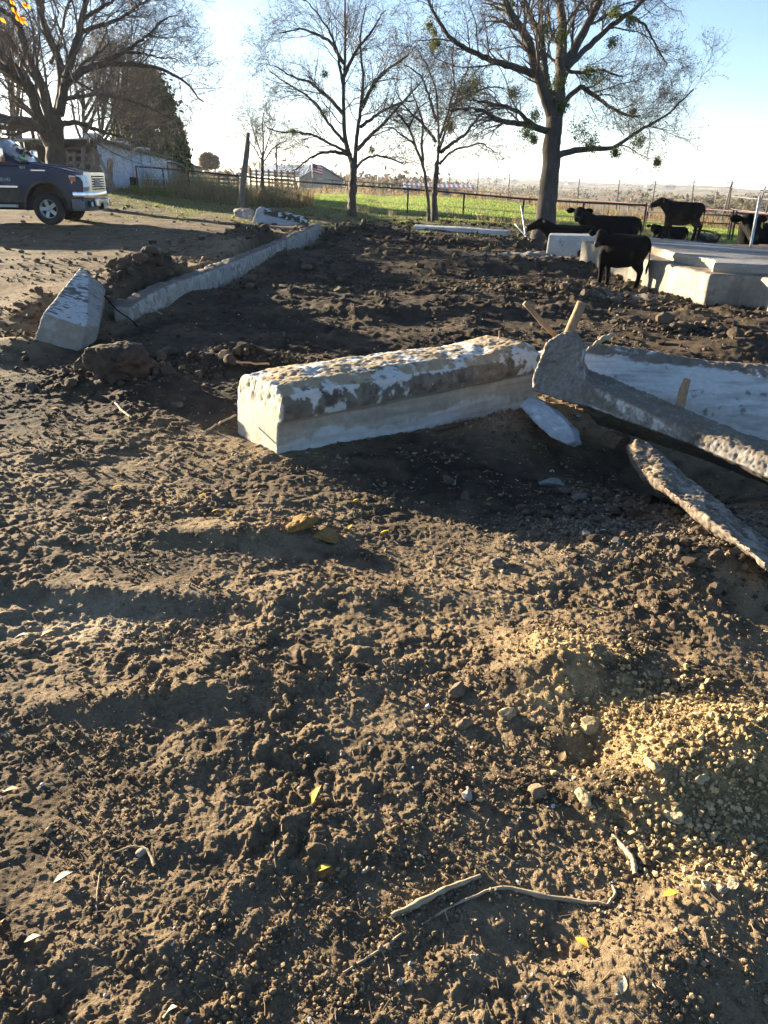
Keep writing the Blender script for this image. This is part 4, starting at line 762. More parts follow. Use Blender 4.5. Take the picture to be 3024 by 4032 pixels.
orange_twig('larger spray of orange leaves hanging in the corner of the sky', [(20,-90),(45,0),(62,50),(75,70)], [(38,0,58,20),(46,28,60,50),(56,40,75,62),(64,58,72,82),(72,62,90,95),(80,68,108,98),(0,70,22,90),(84,70,98,80)], 5.9)
orange_twig('smaller spray of orange leaves right of the larger one', [(40,-90),(85,-10),(95,10)], [(88,8,103,24),(98,16,120,34),(92,12,100,30)], 5.9)
# ------------------------------------------------------------------ buildings
def corr_mat(name, col, axis=0, pitch=.11, amp=.5, var=.2, rough=.45, metal=.5):
    m = mat(name, col, rough, metal, .4, var, 1.2, None); t = m.node_tree; b = t.nodes['Principled BSDF']
    tc = nd(t, 'ShaderNodeTexCoord'); wv = nd(t, 'ShaderNodeTexWave', wave_type='BANDS', bands_direction='XYZ'[axis], wave_profile='SIN', i={'Scale': 2*math.pi/pitch/20, 'Distortion': 0.0})
    t.links.new(tc.outputs['Object'], wv.inputs['Vector']); bp = nd(t, 'ShaderNodeBump', i={'Strength': amp, 'Distance': .04}); t.links.new(wv.outputs['Fac'], bp.inputs['Height']); t.links.new(bp.outputs[0], b.inputs['Normal']); return m
M_tin = corr_mat('corrugated_tin', (.30, .42, .58), 0, .30, 1.0, metal=.2)
M_roof = corr_mat('roof_tin', (.36, .40, .47), 0, .2, .6)
M_wood = mat('weathered_wood', (.17, .145, .12), .9, var=.45, vs=3, bump=(20, .8), bd=.02, stretch=(6, 6, .6))
M_pipe = mat('rusty_pipe', (.085, .038, .034), .7, var=.35, vs=6, bump=None)
M_dark = mat('dark_void', (.02, .018, .016), .95, var=0, bump=None)
M_white = mat('faded_white', (.50, .50, .49), .7, var=.2, vs=3, bump=None)
def LP(e, px, py, d): return W(px, py, d)-np.array(e.location)
def sheet(parent, name, pts, m, th=.04):
    """flat panel through four view positions, given a real thickness"""
    P = [LP(parent, *p) for p in pts]; n = np.cross(P[1]-P[0], P[3]-P[0]); n = n/np.linalg.norm(n)*th; mb = MB(); mb.hexa([p-n*.5 for p in P], [p+n*.5 for p in P]); return mb.build(name, m, parent)
def local_frame(e, a, b):      # turn a thing so that its x axis runs from a to b
    e.rotation_euler = (0, 0, math.atan2(b[1]-a[1], b[0]-a[0]))
def shed(label, A, B, hA, hB, depth, mwall, boxes=0, name='tin_shed', dz=(0, 0), hole=False, rough_end=True, group=None):
    """long wall from A to B (ground points), heights at each end, lean roof running back by depth"""
    A = np.array(A); B = np.array(B); L = float(np.hypot(*(B-A)[:2])); zA = gz(*A[:2])-.15; zB = gz(*B[:2])-.15; e = empty(name, (A[0], A[1], zA), label, 'shed', group); local_frame(e, A, B); zb = zB-zA
    mb = MB(); n = 14; rng = np.random.RandomState(int(L*10))
    for i in range(n):           # sheet by sheet, each slightly askew
        x0, x1 = L*i/n, L*(i+1)/n; h0 = hA+(hB+zb-hA)*i/n; h1 = hA+(hB+zb-hA)*(i+1)/n; y = .02*(i % 2)+.03*rng.rand(); z0 = zb*i/n-.1
        if hole and i in (5, 6): mb.box((x0, y, z0+.85), (x1, y+.03, min(h0, h1)))
        mb2 = mb.hexa([(x0,y,z0),(x1+.02,y,z0),(x1+.02,y+.03,z0),(x0,y+.03,z0)], [(x0,y,h0),(x1+.02,y,h1),(x1+.02,y+.03,h1),(x0,y+.03,h0)]) if not (hole and i in (5, 6)) else mb
    mb.build('front_wall', mwall, e)
    MB().hexa([(0,depth,-.1),(L,depth,zb-.1),(L,depth+.05,zb-.1),(0,depth+.05,-.1)], [(0,depth,hA-.15),(L,depth,hB+zb-.15),(L,depth+.05,hB+zb-.15),(0,depth+.05,hA-.15)]).build('back_wall', M_wood, e)
    MB().hexa([(L-.05,.06,zb-.1),(L,.06,zb-.1),(L,depth,zb-.1),(L-.05,depth,zb-.1)], [(L-.05,.06,hB+zb),(L,.06,hB+zb),(L,depth,hB+zb-.15),(L-.05,depth,hB+zb-.15)]).build('end_wall', mwall, e)
    MB().hexa([(-.5,-.25,hA+.0),(L+.3,-.25,hB+zb+.0),(L+.3,depth+.3,hB+zb-.12),(-.5,depth+.3,hA-.12)], [(-.5,-.25,hA+.06),(L+.3,-.25,hB+zb+.06),(L+.3,depth+.3,hB+zb-.06),(-.5,depth+.3,hA-.06)]).build('roof', M_roof, e)
    MB().hexa([(-.5,-.29,hA-.05),(L+.3,-.29,hB+zb-.05),(L+.3,-.255,hB+zb-.05),(-.5,-.255,hA-.05)], [(-.5,-.29,hA+.09),(L+.3,-.29,hB+zb+.09),(L+.3,-.255,hB+zb+.09),(-.5,-.255,hA+.09)]).build('fascia', M_wood, e)
    for i in range(boxes):
        x = L*(i+.55)/boxes; z = hA+(hB+zb-hA)*x/L+.06; mb = MB(); mb.box((x-.4, .6, z), (x+.4, 1.3, z+.07)); mb.box((x-.4, .6, z+.34), (x+.4, 1.3, z+.40))
        for q in (-.4, -.13, .13, .34): mb.box((x+q, .6, z+.072), (x+q+.06, 1.3, z+.338))
        mb.build('roof_vent', M_white, e)
    return e
sA = W(408, 760, 37)[:2]; sB = W(668, 745, 47)[:2]
shed('long rusty corrugated tin shed with boxy vents along its lean roof', sA, sB, 2.35, 1.9, 3.6, M_tin, 3, hole=True)
shed('dark ribbed tin shed continuing right of the long shed', W(672, 742, 50)[:2], W(715, 738, 54)[:2], 1.75, 1.6, 3, corr_mat('dark_tin', (.16, .18, .21), 0, .25, 1.0), 0)
shed('pale grey flat shed at the far right of the row of sheds', W(715, 738, 56)[:2], W(800, 730, 66)[:2], 1.9, 1.5, 3, M_white, 2)
# gabled white barn
def barn():
    d0, d1 = 118, 132; b = W(1190, 742, 122); e = empty('metal_barn', (b[0], b[1], gz(b[0], b[1])), 'long metal barn with pale ribbed roof and cream gable end near the flagpole', 'barn')
    # gable end corners: eaves (1180..1345), ridge (1262)
    gl = LP(e, 1178, 703, 119); gr = LP(e, 1348, 708, 122); rd = LP(e, 1262, 655, 120.5); back = LP(e, 1048, 655, 142)-rd; back[2] = 0; zb = -1.5
    q = gr-gl; th = np.cross(q, [0, 0, 1]); th = th/np.linalg.norm(th)*.15
    MB().loft([[gl*[1,1,0]+[0,0,zb], gr*[1,1,0]+[0,0,zb], gr, rd, gl], [p+back for p in (gl*[1,1,0]+[0,0,zb], gr*[1,1,0]+[0,0,zb], gr, rd, gl)]]).build('wall', mat('cream_siding', (.42, .36, .28), .8, var=.1, vs=.5, bump=None), e)
    up = np.array([0, 0, .18]); o = -back/np.linalg.norm(back)*.5
    for a, b2, nm in ((gl, rd, 'roof'), (gr, rd, 'roof')):
        a2 = a+(a-b2)*.06; MB().hexa([a2+o+up*.3, b2+o+up*.3, b2+back+up*.3, a2+back+up*.3], [a2+o+up*1.3, b2+o+up*1.3, b2+back+up*1.3, a2+back+up*1.3]).build(nm, corr_mat('barn_roof', (.30, .34, .39), 0, .6, .5), e)
barn()
def pole(name, label, cat, pts, r, m, group=None, arms=(), n=8):
    P = [W(*p) for p in pts]; o = P[0].copy(); g = gz(o[0], o[1]) if cat != 'skip' else o[2]; o[2] = g; e = empty(name, o, label, cat, group); P[0] = np.array([P[0][0], P[0][1], min(P[0][2], g)-.2]); MB().tube([p-o for p in P], r, n).build('pole', m, e, True)
    for a in arms: a(e, [p-o for p in P])
    return e
M_pole = mat('pole_wood', (.075, .060, .055), .9, var=.3, vs=2, bump=None); M_steel = mat('pale_steel', (.45, .45, .46), .5, .5, var=.1, bump=None)
def crossarm(w_, z=.6, n=3):
    def f(e, P):
        t = P[-1]; mb = MB().box((t[0]-w_/2, t[1]-.06, t[2]-z), (t[0]+w_/2, t[1]+.06, t[2]-z+.12)); mb.build('crossarm', M_pole, e)
        for k in range(n): x = t[0]-w_/2+w_*k/(n-1) if n > 1 else t[0]; MB().tube([(x, t[1], t[2]-z+.12), (x, t[1], t[2]-z+.32)], .05, 6).build('insulator', M_white, e)
    return f
UP = [((1768,770,250),(1772,668,250),'utility pole just left of the pair of slim trees top, beyond the striped shed'),((1877,778,240),(1885,676,240),'utility pole between the striped shed and the thick leaning tree, left of two'),((2001,792,225),(2007,684,225),'utility pole nearest the left side of the thick leaning tree trunk'),
      ((2272,816,205),(2282,703,205),'utility pole above the large lying cow, first one right of the big trunk'),((2426,824,195),(2440,706,195),'utility pole rising behind the gap between large cow and gate post'),((2562,834,185),(2583,709,185),'utility pole directly left of the standing brown steer'),
      ((2719,830,178),(2734,710,178),'utility pole rising from behind the rump of the standing steer'),((2858,863,150),(2886,708,150),'tallest dark utility pole with wires running off to the right')]
UP[0] = (*UP[0][:2], 'utility pole seen beside the slim pair of trees, farthest left of the row')
tops = []
for i, (a, b, lab) in enumerate(UP): pole('utility_pole', lab, 'utility pole', [a, b], [.19, .13], M_pole, 'utility poles across the valley', [crossarm(1.6 if i < 7 else 2.6)]); tops.append(W(*b))
pole('utility_pole', 'thin pale utility pole between the steer and the tallest pole', 'utility pole', [(2805,862,190),(2824,748,190)], .13, M_wood, 'utility poles across the valley', [crossarm(1.4)])
pole('utility_pole', 'brown leaning utility pole close to the tallest dark one', 'utility pole', [(2842,862,140),(2880,724,140)], .15, M_wood, 'utility poles across the valley', [crossarm(1.8)])
pole('utility_pole', 'pale utility pole at the right edge above the peeking cow', 'utility pole', [(2965,880,110),(3014,735,110)], .12, M_wood, 'utility poles across the valley', [crossarm(1.4)])
pole('utility_pole', 'dark utility pole cut by the right edge of the view', 'utility pole', [(3006,880,100),(3040,740,100)], .14, M_pole, 'utility poles across the valley', [crossarm(1.8)])
def wires():
    for k, (dz_, lab) in enumerate(((-.25, 'upper'), (-.95, 'lower'))):
        pts = []
        for a, b in zip(tops[:-1], tops[1:]):
            for t in np.linspace(0, 1, 7)[:-1]: p = a*(1-t)+b*t; p[2] += dz_-1.2*4*t*(1-t)*.5; pts.append(p)
        o = tops[0]; ob = MB().tube([p-o for p in pts], .022, 4).build('power_line', M_pole, None); ob.location = tuple(o); tag(ob, lab+' power line strung along the row of utility poles', 'power line')
    for k, (y0, y1) in enumerate(((712, 716), (738, 742), (772, 782), (822, 838))):
        a = W(2878, y0, 148); b = W(3200, y1, 95); P = [a*(1-t)+b*t-np.array([0, 0, 1.0*4*t*(1-t)*.3]) for t in np.linspace(0, 1, 9)]
        ob = MB().tube([p-P[0] for p in P], .03, 4).build('power_line', M_steel, None); ob.location = tuple(P[0]); tag(ob, ('top', 'second', 'third', 'lowest')[k]+' bright wire leaving the tallest utility pole toward the right edge', 'power line')
wires()
pole('flagpole', 'thin pale flagpole in front of the barn gable flying a small striped flag', 'flagpole', [(1231,722,105),(1230,640,105)], .08, M_white)
pole('light_pole', 'dark yard light pole behind the small distant tree', 'light pole', [(1090,715,95),(1089,570,95)], .10, M_pole, None, [lambda e, P: MB().box((P[-1][0]-.25, P[-1][1]-.15, P[-1][2]-1.6), (P[-1][0]-.10, P[-1][1]+.15, P[-1][2]-.9)).build('lamp_head', M_dark, e)])
pole('light_pole', 'slender steel pole standing between the middle tree and the thin one', 'light pole', [(1488,735,150),(1490,632,150)], .09, M_steel)
def flag():
    o = W(1231, 643, 104.8); m1 = mat('flag_red', (.55, .05, .05), .8, var=.1, bump=None); mw = mat('flag_white', (.8, .78, .75), .8, var=.05, bump=None); mb_ = mat('flag_blue', (.03, .05, .18), .8, var=.1, bump=None)
    e = empty('flag', o, 'small red and white striped flag with a blue corner blowing on the flagpole', 'flag')
    for k in range(7):
        mb = MB(); z = -.17*k; secs = []
        for i in range(7): x = .05+.22*i; y = .10*math.sin(i*1.3); secs.append([(x, y-.012, z-.165-.05*i), (x, y+.012, z-.165-.05*i), (x, y+.012, z-.05*i), (x, y-.012, z-.05*i)])
        mb.loft(secs).build('stripe', m1 if k % 2 == 0 else mw, e)
    mb = MB(); secs = []
    for i in range(4): x = .05+.20*i; y = .10*math.sin(i*1.18); secs.append([(x, y-.03, -.62-.05*i), (x, y+.03, -.62-.05*i), (x, y+.03, .003-.05*i), (x, y-.03, .003-.05*i)])
    mb.loft(secs).build('canton', mb_, e)
flag()
def open_shed():
    b = W(1730, 770, 105); e = empty('open_shed', (b[0], b[1], gz(b[0], b[1])), 'low open shed with red, white and blue striped roof beyond the pasture', 'shed'); cols = [mat('stripe_white', (.6, .6, .62), .5, .2, var=.1, bump=None), mat('stripe_blue', (.10, .14, .28), .5, .2, var=.1, bump=None), mat('stripe_red', (.42, .10, .10), .5, .2, var=.1, bump=None)]
    n = 30; mbs = [MB(), MB(), MB()]
    for i in range(n):
        x0 = 1591+276*i/n; x1 = 1591+276*(i+1)/n; P = [LP(e, x, y, d) for x, y, d in ((x0, 738+2*i/n, 103), (x1, 738+2*i/n, 103), (x1-4, 721+9*i/n, 107), (x0-4, 721+9*i/n, 107))]; mbs[(0, 1, 0, 2)[i % 4]].hexa(P, [p+[0, 0, .06] for p in P])
    for mb, m in zip(mbs, cols): mb.build('roof', m, e)
    P = [LP(e, x, y, d) for x, y, d in ((1591, 740, 107), (1867, 745, 107))]; MB().hexa([P[0]-[0,0,2.2], P[1]-[0,0,2.2], P[1]-[0,-.1,2.2], P[0]-[0,-.1,2.2]], [P[0]-[0,0,.1], P[1]-[0,0,.1], P[1]-[0,-.1,.1], P[0]-[0,-.1,.1]]).build('back_wall', M_tin, e)
    for k in range(5): x = 1592+68*k; p = LP(e, x, 739, 103.3); MB().tube([p-[0, 0, 2.6], p], .07, 6).build('post', M_pipe, e)
open_shed()
# ------------------------------------------------------------------ fences
def pipe_fence(label, rail, posts, m, r=.042, pr=.045, name='pipe_fence', rails2=(), group=None):
    o = W(*rail[0]); e = empty(name, (o[0], o[1], gz(o[0], o[1])), label, 'fence', group); pts = []
    for a, b in zip(rail[:-1], rail[1:]):
        for t in (0, .25, .5, .75): pts.append(LP(e, a[0]*(1-t)+b[0]*t, a[1]*(1-t)+b[1]*t, a[2]*(1-t)+b[2]*t))
    pts.append(LP(e, *rail[-1])); MB().tube(pts, r, 8).build('rail', m, e, True)
    for dz_ in rails2: MB().tube([p-[0, 0, dz_] for p in pts], r*.7, 6).build('rail', m, e, True)
    X = [p[0] for p in pts]
    for px, d in posts:
        yy = np.interp(px, [q[0] for q in rail], [q[1] for q in rail]); t = LP(e, px, yy, d); g = gz(t[0]+e.location[0], t[1]+e.location[1])-e.location[2]; MB().tube([(t[0], t[1], g-.3), (t[0], t[1], t[2]+.03)], pr, 8).build('post', m, e, True)
    return e, pts
FR = [(535,655,39),(740,672,40),(1168,715,42),(1607,745,41),(1828,762,39),(2063,783,36),(2300,797,33.5),(2548,808,31)]
e, pts = pipe_fence('dark red pipe fence with a wire mesh, running from the sheds to the gate', FR, [(535,39),(640,39.5),(740,40),(955,41),(1168,42),(1388,41.6),(1607,41),(1828,39),(2063,36),(2300,33.5)], M_pipe)
def mesh_panel(e, pts, down, m, sx=.15, sz=.15, name='wire_mesh', r=.0028):
    mb = MB(); P = np.array(pts); s = np.r_[0, np.cumsum(np.linalg.norm(np.diff(P, axis=0), axis=1))]; n = int(s[-1]/sx)
    T = np.linspace(0, s[-1], n+1); Q = np.stack([np.interp(T, s, P[:, k]) for k in range(3)], 1); G_ = []
    V = np.stack([Q-[0, 0, .03], Q-[0, 0, down]], 1); G_.append((V, np.full((len(Q), 2), r), 3)); zs = np.arange(.05, down, sz); H_ = np.stack([P-[0, 0, z] for z in zs]); G_.append((H_, np.full(H_.shape[:2], r), 3))
    V, F = tubes_mesh(G_); return mesh_obj(name, V, F, m, e)
mesh_panel(e, pts[16:], 1.2, M_pole, .2, .2)
pipe_fence('thin rusty second pipe fence beyond the green pasture', [(1230,704,92),(1500,722,88),(1761,742,82),(2113,773,72),(2300,788,64),(2549,805,56),(2700,818,52),(2870,830,48),(3100,848,42)], [(1230+ k*78, np.interp(1230+k*78, [1230,1500,1761,2113,2549,2870,3100], [92,88,82,72,56,48,42])) for k in range(24)], M_pipe, .05, .05)
pipe_fence('low faint fence of posts along the far weedy edge', [(1300,735,120),(1700,752,105),(2000,775,95),(2250,790,88),(2500,812,80)], [(1300+k*60, np.interp(1300+k*60, [1300,1700,2000,2500], [120,105,95,80])) for k in range(20)], M_wood, .02, .05)
def gate(label, corners, m, bars, name='pipe_gate', mesh=True, r=.03):
    o = W(*corners[0]); e = empty(name, (o[0], o[1], gz(o[0], o[1])), label, 'gate'); A, B, C_, D = [LP(e, *c) for c in corners]   # top left, top right, bottom right, bottom left
    MB().tube([A, B, C_, D, A+[0, 0, -.001]], r, 8).build('gate_frame', m, e, True)
    for t in bars: MB().tube([A*(1-t)+D*t, B*(1-t)+C_*t], r*.8, 6).build('bar', m, e, True)
    for t in (.5,): MB().tube([A*(1-t)+B*t, D*(1-t)+C_*t], r*.8, 6).build('upright', m, e, True)
    if mesh: mesh_panel(e, [A*(1-t)+B*t for t in (0, .5, 1)], float(A[2]-D[2]), M_pole, .1, .1)
    return e
gate('wide dark pipe gate with wire mesh behind the standing steer', [(2549,832,30.5),(2877,850,27.5),(2862,948,27.3),(2536,930,30.3)], M_pipe, (.33,))
for lab, a, b in (('thick gate post left of the standing steer', (2528,935,31), (2547,798,31)), ('right hand gate post of the wide pipe gate', (2868,955,27.3), (2889,830,27.3)), ('pipe post just past the wide gate, toward the peeking cow', (2878,960,26.8), (2901,832,26.8))):
    pole('gate_post', lab, 'gate post', [a, b], .038, M_pipe)
pipe_fence('short run of pipe fence leading right from the gate posts', [(2900,838,26.8),(3030,850,25),(3200,870,23)], [(3060,24.6),(3180,23.3)], M_pipe, .04, .05, rails2=(.35,))
gate('small pale barred gate in front of the tin shed', [(545,654,38.6),(650,656,39),(652,735,39),(550,735,38.6)], M_steel, (.28, .6), mesh=False, r=.025)
# board pens behind the leaning post
for i, (a, b, lab) in enumerate((((660,672,56),(935,690,60),'long low board pen beside the sheds'),((985,668,66),(1160,680,62),'board pen with stacked rails just left of the barn'))):
    o = W(*a); e = empty('board_pen', (o[0], o[1], gz(o[0], o[1])), lab, 'fence', 'board pens'); A = LP(e, *a); B = LP(e, *b); n = 7
    for k in range(n+1): t = k/n; p = A*(1-t)+B*t; MB().box((p[0]-.07, p[1]-.07, p[2]-1.6), (p[0]+.07, p[1]+.07, p[2]+.12)).build('post', M_wood, e)
    for k in range(4): MB().hexa([A-[0,.1,.28*k+.16], B-[0,.1,.28*k+.16], B-[0,.06,.28*k+.16], A-[0,.06,.28*k+.16]], [A-[0,.1,.28*k], B-[0,.1,.28*k], B-[0,.06,.28*k], A-[0,.06,.28*k]]).build('board', M_wood, e)
# wooden leaning post, corral by the shed
def wpost(label, pts, r, name='wooden_post', n=10, group=None):
    P = [W(*p) for p in pts]; o = P[0].copy(); Q = smooth_path([np.r_[p-o, rr] for p, rr in zip(P, r)], 14); rng = np.random.RandomState(int(pts[0][0])); Q[:, 3] *= 1+.08*rng.randn(14)
    V, F = tubes_mesh([(Q[None, :, :3], Q[None, :, 3], n)]); V = V*(1+.0)+rng.randn(*V.shape)*.006; mb = MB(); mb.v = [tuple(v) for v in V]; mb.f = [tuple(f) for f in F]; mb.f.append(tuple(range(n))); mb.f.append(tuple(len(V)-1-k for k in range(n)))
    ob = mb.build(name, M_wood, None, True); ob.location = tuple(o); return tag(ob, label, 'post', group)
wpost('tall weathered wooden post leaning right, standing alone before the pipe fence', [(946,835,29),(955,730,29),(972,600,29.3),(977,525,29.5)], (.13,.12,.105,.085))
for i, (x, yb, yt, r_, lab) in enumerate(((237,780,610,.09,'thick post beside the huge bare trunk'),(328,770,585,.11,'tall square post under the open shed roof'),(365,765,610,.13,'stout post right of the tall one in the corral'),(432,765,628,.13,'broad sawn post at the corner of the tin shed'),(292,770,600,.08,'thin corral post between the huge trunk and the shed'))):
    wpost(lab, [(x,yb,34.5),(x+1,yt,34.5)], (r_,r_*.95), group='posts of the old corral')
for i, (a, b, lab) in enumerate((((375,590,34),(455,745,33.5),'long grey board leaning down in front of the shed corner'),((380,640,34),(440,750,33.6),'dark plank leaning beside the long grey board'),((372,600,34.2),(400,740,33.8),'steep pale board leaning against the stout post'))):
    P = [W(*a), W(*b)]; o = P[1]; d = P[0]-o; s = np.array([.07, 0, 0]); q = np.array([0, .03, 0]); ob = MB().hexa([-s-q, s-q, s+q, -s+q], [d-s-q, d+s-q, d+s+q, d-s+q]).build('plank', M_wood, None); ob.location = tuple(o); tag(ob, lab, 'plank', 'boards leaning by the shed')
o = W(230, 690, 35.5); e = empty('corral_fence', (o[0], o[1], gz(o[0], o[1])), 'weathered corral fence of horizontal boards between huge trunk and tin shed', 'fence')
for k in range(5): A = LP(e, 205, 610+30*k, 36); B = LP(e, 400, 612+30*k, 35.5); MB().hexa([A-[0,.03,.07], B-[0,.03,.07], B+[0,.03,-.07], A+[0,.03,-.07]], [A-[0,.03,-.07], B-[0,.03,-.07], B+[0,.03,.07], A+[0,.03,.07]]).build('board', M_wood, e)
o = W(330, 640, 40); e = empty('open_lean_to', (o[0], o[1], gz(o[0], o[1])), 'dark open lean-to with a tan roof edge left of the tin shed', 'shed')
A = LP(e, 262, 588, 37); B = LP(e, 402, 584, 37); C_ = LP(e, 402, 580, 40.5); D = LP(e, 262, 584, 40.5)
MB().hexa([A, B, C_, D], [p+[0, 0, .10] for p in (A, B, C_, D)]).build('roof', M_wood, e); MB().hexa([D-[0,0,2.6], C_-[0,0,2.6], C_-[0,-.1,2.6], D-[0,-.1,2.6]], [D, C_, C_+[0,.1,0], D+[0,.1,0]]).build('back_wall', M_dark, e)
for p in (A, B): MB().box((p[0]-.06, p[1]-.06, p[2]-2.5), (p[0]+.06, p[1]+.06, p[2]-.002)).build('post', M_wood, e)
# old red steel frame behind the cab
o = W(70, 600, 44); e = empty('steel_frame', (o[0], o[1], gz(o[0], o[1])), 'old rust red steel frame of beams behind the pickup cab', 'frame')
for x in (-20, 30, 75, 125, 150): p = LP(e, x, 500, 44); MB().box((p[0]-.08, p[1]-.08, -.3), (p[0]+.08, p[1]+.08, p[2])).build('post', M_pipe, e)
for y in (505, 545, 590): A = LP(e, -60, y, 43.8); B = LP(e, 160, y+6, 43.8); MB().hexa([A-[0,.05,.08], B-[0,.05,.08], B+[0,.05,-.08], A+[0,.05,-.08]], [A-[0,.05,-.08], B-[0,.05,-.08], B+[0,.05,.08], A+[0,.05,.08]]).build('beam', M_pipe, e)
# junk by the big tree, leaning pipes, trough
rod('pipe_pole', [(2076,970,20.5),(2052,810,20.7)], .022, M_steel, 'steel pipe stuck upright left of the big tree base', 'pipe')
rod('pipe_pole', [(2098,960,20.3),(2028,882,20.6)], .020, M_steel, 'pale pipe lying slantwise across the upright one', 'pipe')
rod('pipe_pole', [(2955,972,15.0),(2992,775,15.2)], .026, M_steel, 'tall pale leaning pole in front of the peeking cow', 'pole')
rod('tree_limb', [(2040,930,21),(2080,905,21),(2120,870,21.5)], [.05, .04, .03], M_bark, 'fallen crooked limb at the foot of the big tree', 'branch', jag=.01)
ob = leafy('dirt_heap', 'x', 0, 10, 0, 1, 60, 60, M_scrub, 1, .1, ([0,1],[1,1])) if False else None
def trough():
    o = W(2785, 944, 19.5); g = gz(o[0], o[1]); e = empty('feed_trough', (o[0], o[1], g), 'dark broken feed trough tipped on its side behind the pad', 'trough'); k = 19.5/FPX
    q = [LP(e, x, y, d) for x, y, d in ((2732,908,19.5),(2738,922,19.2),(2752,938,19.1),(2790,948,19.0),(2826,946,19.0),(2834,928,19.2),(2815,915,19.5),(2770,908,19.8))]; b = [p+np.array([.08,.25,-.10]) for p in q]
    MB().hexa([q[0], q[2], q[2]+[0,.04,0], q[0]+[0,.04,0]], [q[0]+[.1,.5,.0], q[2]+[.1,.5,0], q[2]+[.1,.55,0], q[0]+[.1,.55,0]]).build('end_panel', M_wood, e)
    MB().tube(q+[q[0]], .03, 6).build('rim', M_dark, e); MB().loft([b, [p+[0, .1, -.12] for p in b]]).build('body', M_dark, e)
    for i, j in ((0, 4), (7, 3), (6, 4)): MB().tube([q[i]+[0, -.01, 0], q[j]+[0, -.01, 0]], .018, 6).build('brace', M_wood, e)
trough()
# far away: town, water tower
def town():
    rng = np.random.RandomState(8); M_r = mat('far_roof', (.16, .15, .16), .8, var=.1, bump=None); M_w = mat('far_wall', (.45, .42, .40), .8, var=.1, bump=None); proto = None
    for i in range(46):
        px = 1330+rng.rand()*720 if i < 40 else 2000+rng.rand()*900; d = rng.uniform(1500, 2100); p, t = W(px, 715, d), d; z = float(np.array(W(px, np.interp(px, [1300,2000,2900], [712,722,752])+rng.uniform(-4, 6), d))[2])
        if proto is None:
            proto = empty('house', (p[0], p[1], z), 'tiny far house among trees on the hazy ridge', 'house', 'houses on the distant ridge')
            MB().box((-9, -6, -8), (9, 6, 4)).build('wall', M_w, proto); MB().loft([[(-10,-7,4.02),(-10,7,4.02),(-10,0,8.5)],[(10,-7,4.02),(10,7,4.02),(10,0,8.5)]]).build('roof', M_r, proto); r_ = proto
        else:
            r_ = proto.copy(); COL.objects.link(r_); r_.location = (p[0], p[1], z)
            for ch in proto.children: c = ch.copy(); COL.objects.link(c); c.parent = r_
        r_.rotation_euler = (0, 0, rng.rand()*3)
    b = W(1436, 712, 2300); t_ = (712-684)*2300/FPX; e = empty('water_tower', b, 'pale water tower far away on the horizon left of the slim trees', 'water tower')
    MB().tube([(0,0,-10),(0,0,t_*.6)], 3, 10).build('column', M_w, e, True); MB().lathe([(.1,0),(5,1),(6.5,4),(6.5,8),(4,11),(.1,12)], 16, Matrix.Translation((0,0,t_*.55)) @ Matrix.Rotation(-math.pi/2, 4, 'Y')).build('tank', M_w, e, True)
town()
# ------------------------------------------------------------------ vegetation that nobody could count
def blades(name, label, cat, XY, H, col, m, seed, w_=.012, lean=.35, n_seg=1):
    rng = np.random.RandomState(seed); n = len(XY); Z = height(XY[:,0], XY[:,1]); a = rng.rand(n)*6.283; l = lean*rng.randn(n)*H; b = rng.rand(n)*6.283; ww = (w_*(.6+.8*rng.rand(n)))
    B = np.stack([XY[:,0], XY[:,1], Z-.01], 1); s = np.stack([np.cos(a), np.sin(a), 0*a], 1)*ww[:, None]; T = B+np.stack([l*np.cos(b), l*np.sin(b), H], 1)
    V = np.stack([B-s, B+s, T], 1).reshape(-1, 3); F = np.arange(3*n).reshape(-1, 3); o = mesh_obj(name, V, F, m, None, False, np.repeat(col, 3, 0)); return tag(o, label, cat, kind='stuff')
def pol(n, seed, a0, a1, rf0, rf1):
    rng = np.random.RandomState(seed); a = rng.uniform(a0, a1, n); r0 = rf0(a); r1 = rf1(a); r = r0+(r1-r0)*rng.rand(n)**.8; return np.stack([r*np.sin(a), r*np.cos(a)], 1), rng, r, a
M_grass = mat('grass_blade', attr=True, rough=.7, spec=.2, var=.2, vs=2, bump=None, trans=.45)
XY, rng, r, a = pol(90000, 201, -.42, .62, lambda a: fence_r(a)-1.5, lambda a: field_r(a))
g = fbm(XY[:,0]/2.5, XY[:,1]/1.2, 97, 3)[:, None]; col = np.array([.21, .29, .065])*(.7+.6*rng.rand(len(r), 1)); col = np.where(rng.rand(len(r), 1) < np.clip(.12+g*1.3, .03, .85), np.array([.36, .29, .15])*(.7+.5*rng.rand(len(r), 1)), col)
blades('pasture_grass', 'bright green pasture grass with tan tufts beyond the pipe fence', 'grass', XY, .05+.06*rng.rand(len(r)), col, M_grass, 202, .03, .5)
XY, rng, r, a = pol(42000, 203, -.40, .40, lambda a: 23+0*a, lambda a: fence_r(a))
k = (fbm(XY[:,0]/1.6, XY[:,1]/.9, 95, 4)+.35*S((r-28)/7) > .12) & ((XY[:,0] < wall_x(XY[:,1])-.5) | (XY[:,1] > 24)); XY = XY[k]; r = r[k]; rr = rng.rand(len(r), 1)
blades('short_grass', 'short mossy grass patches between the dirt and the pipe fence', 'grass', XY, .02+.06*rng.rand(len(r)), np.array([.17, .20, .06])*(.6+.7*rr), M_grass, 204, .022, .6)
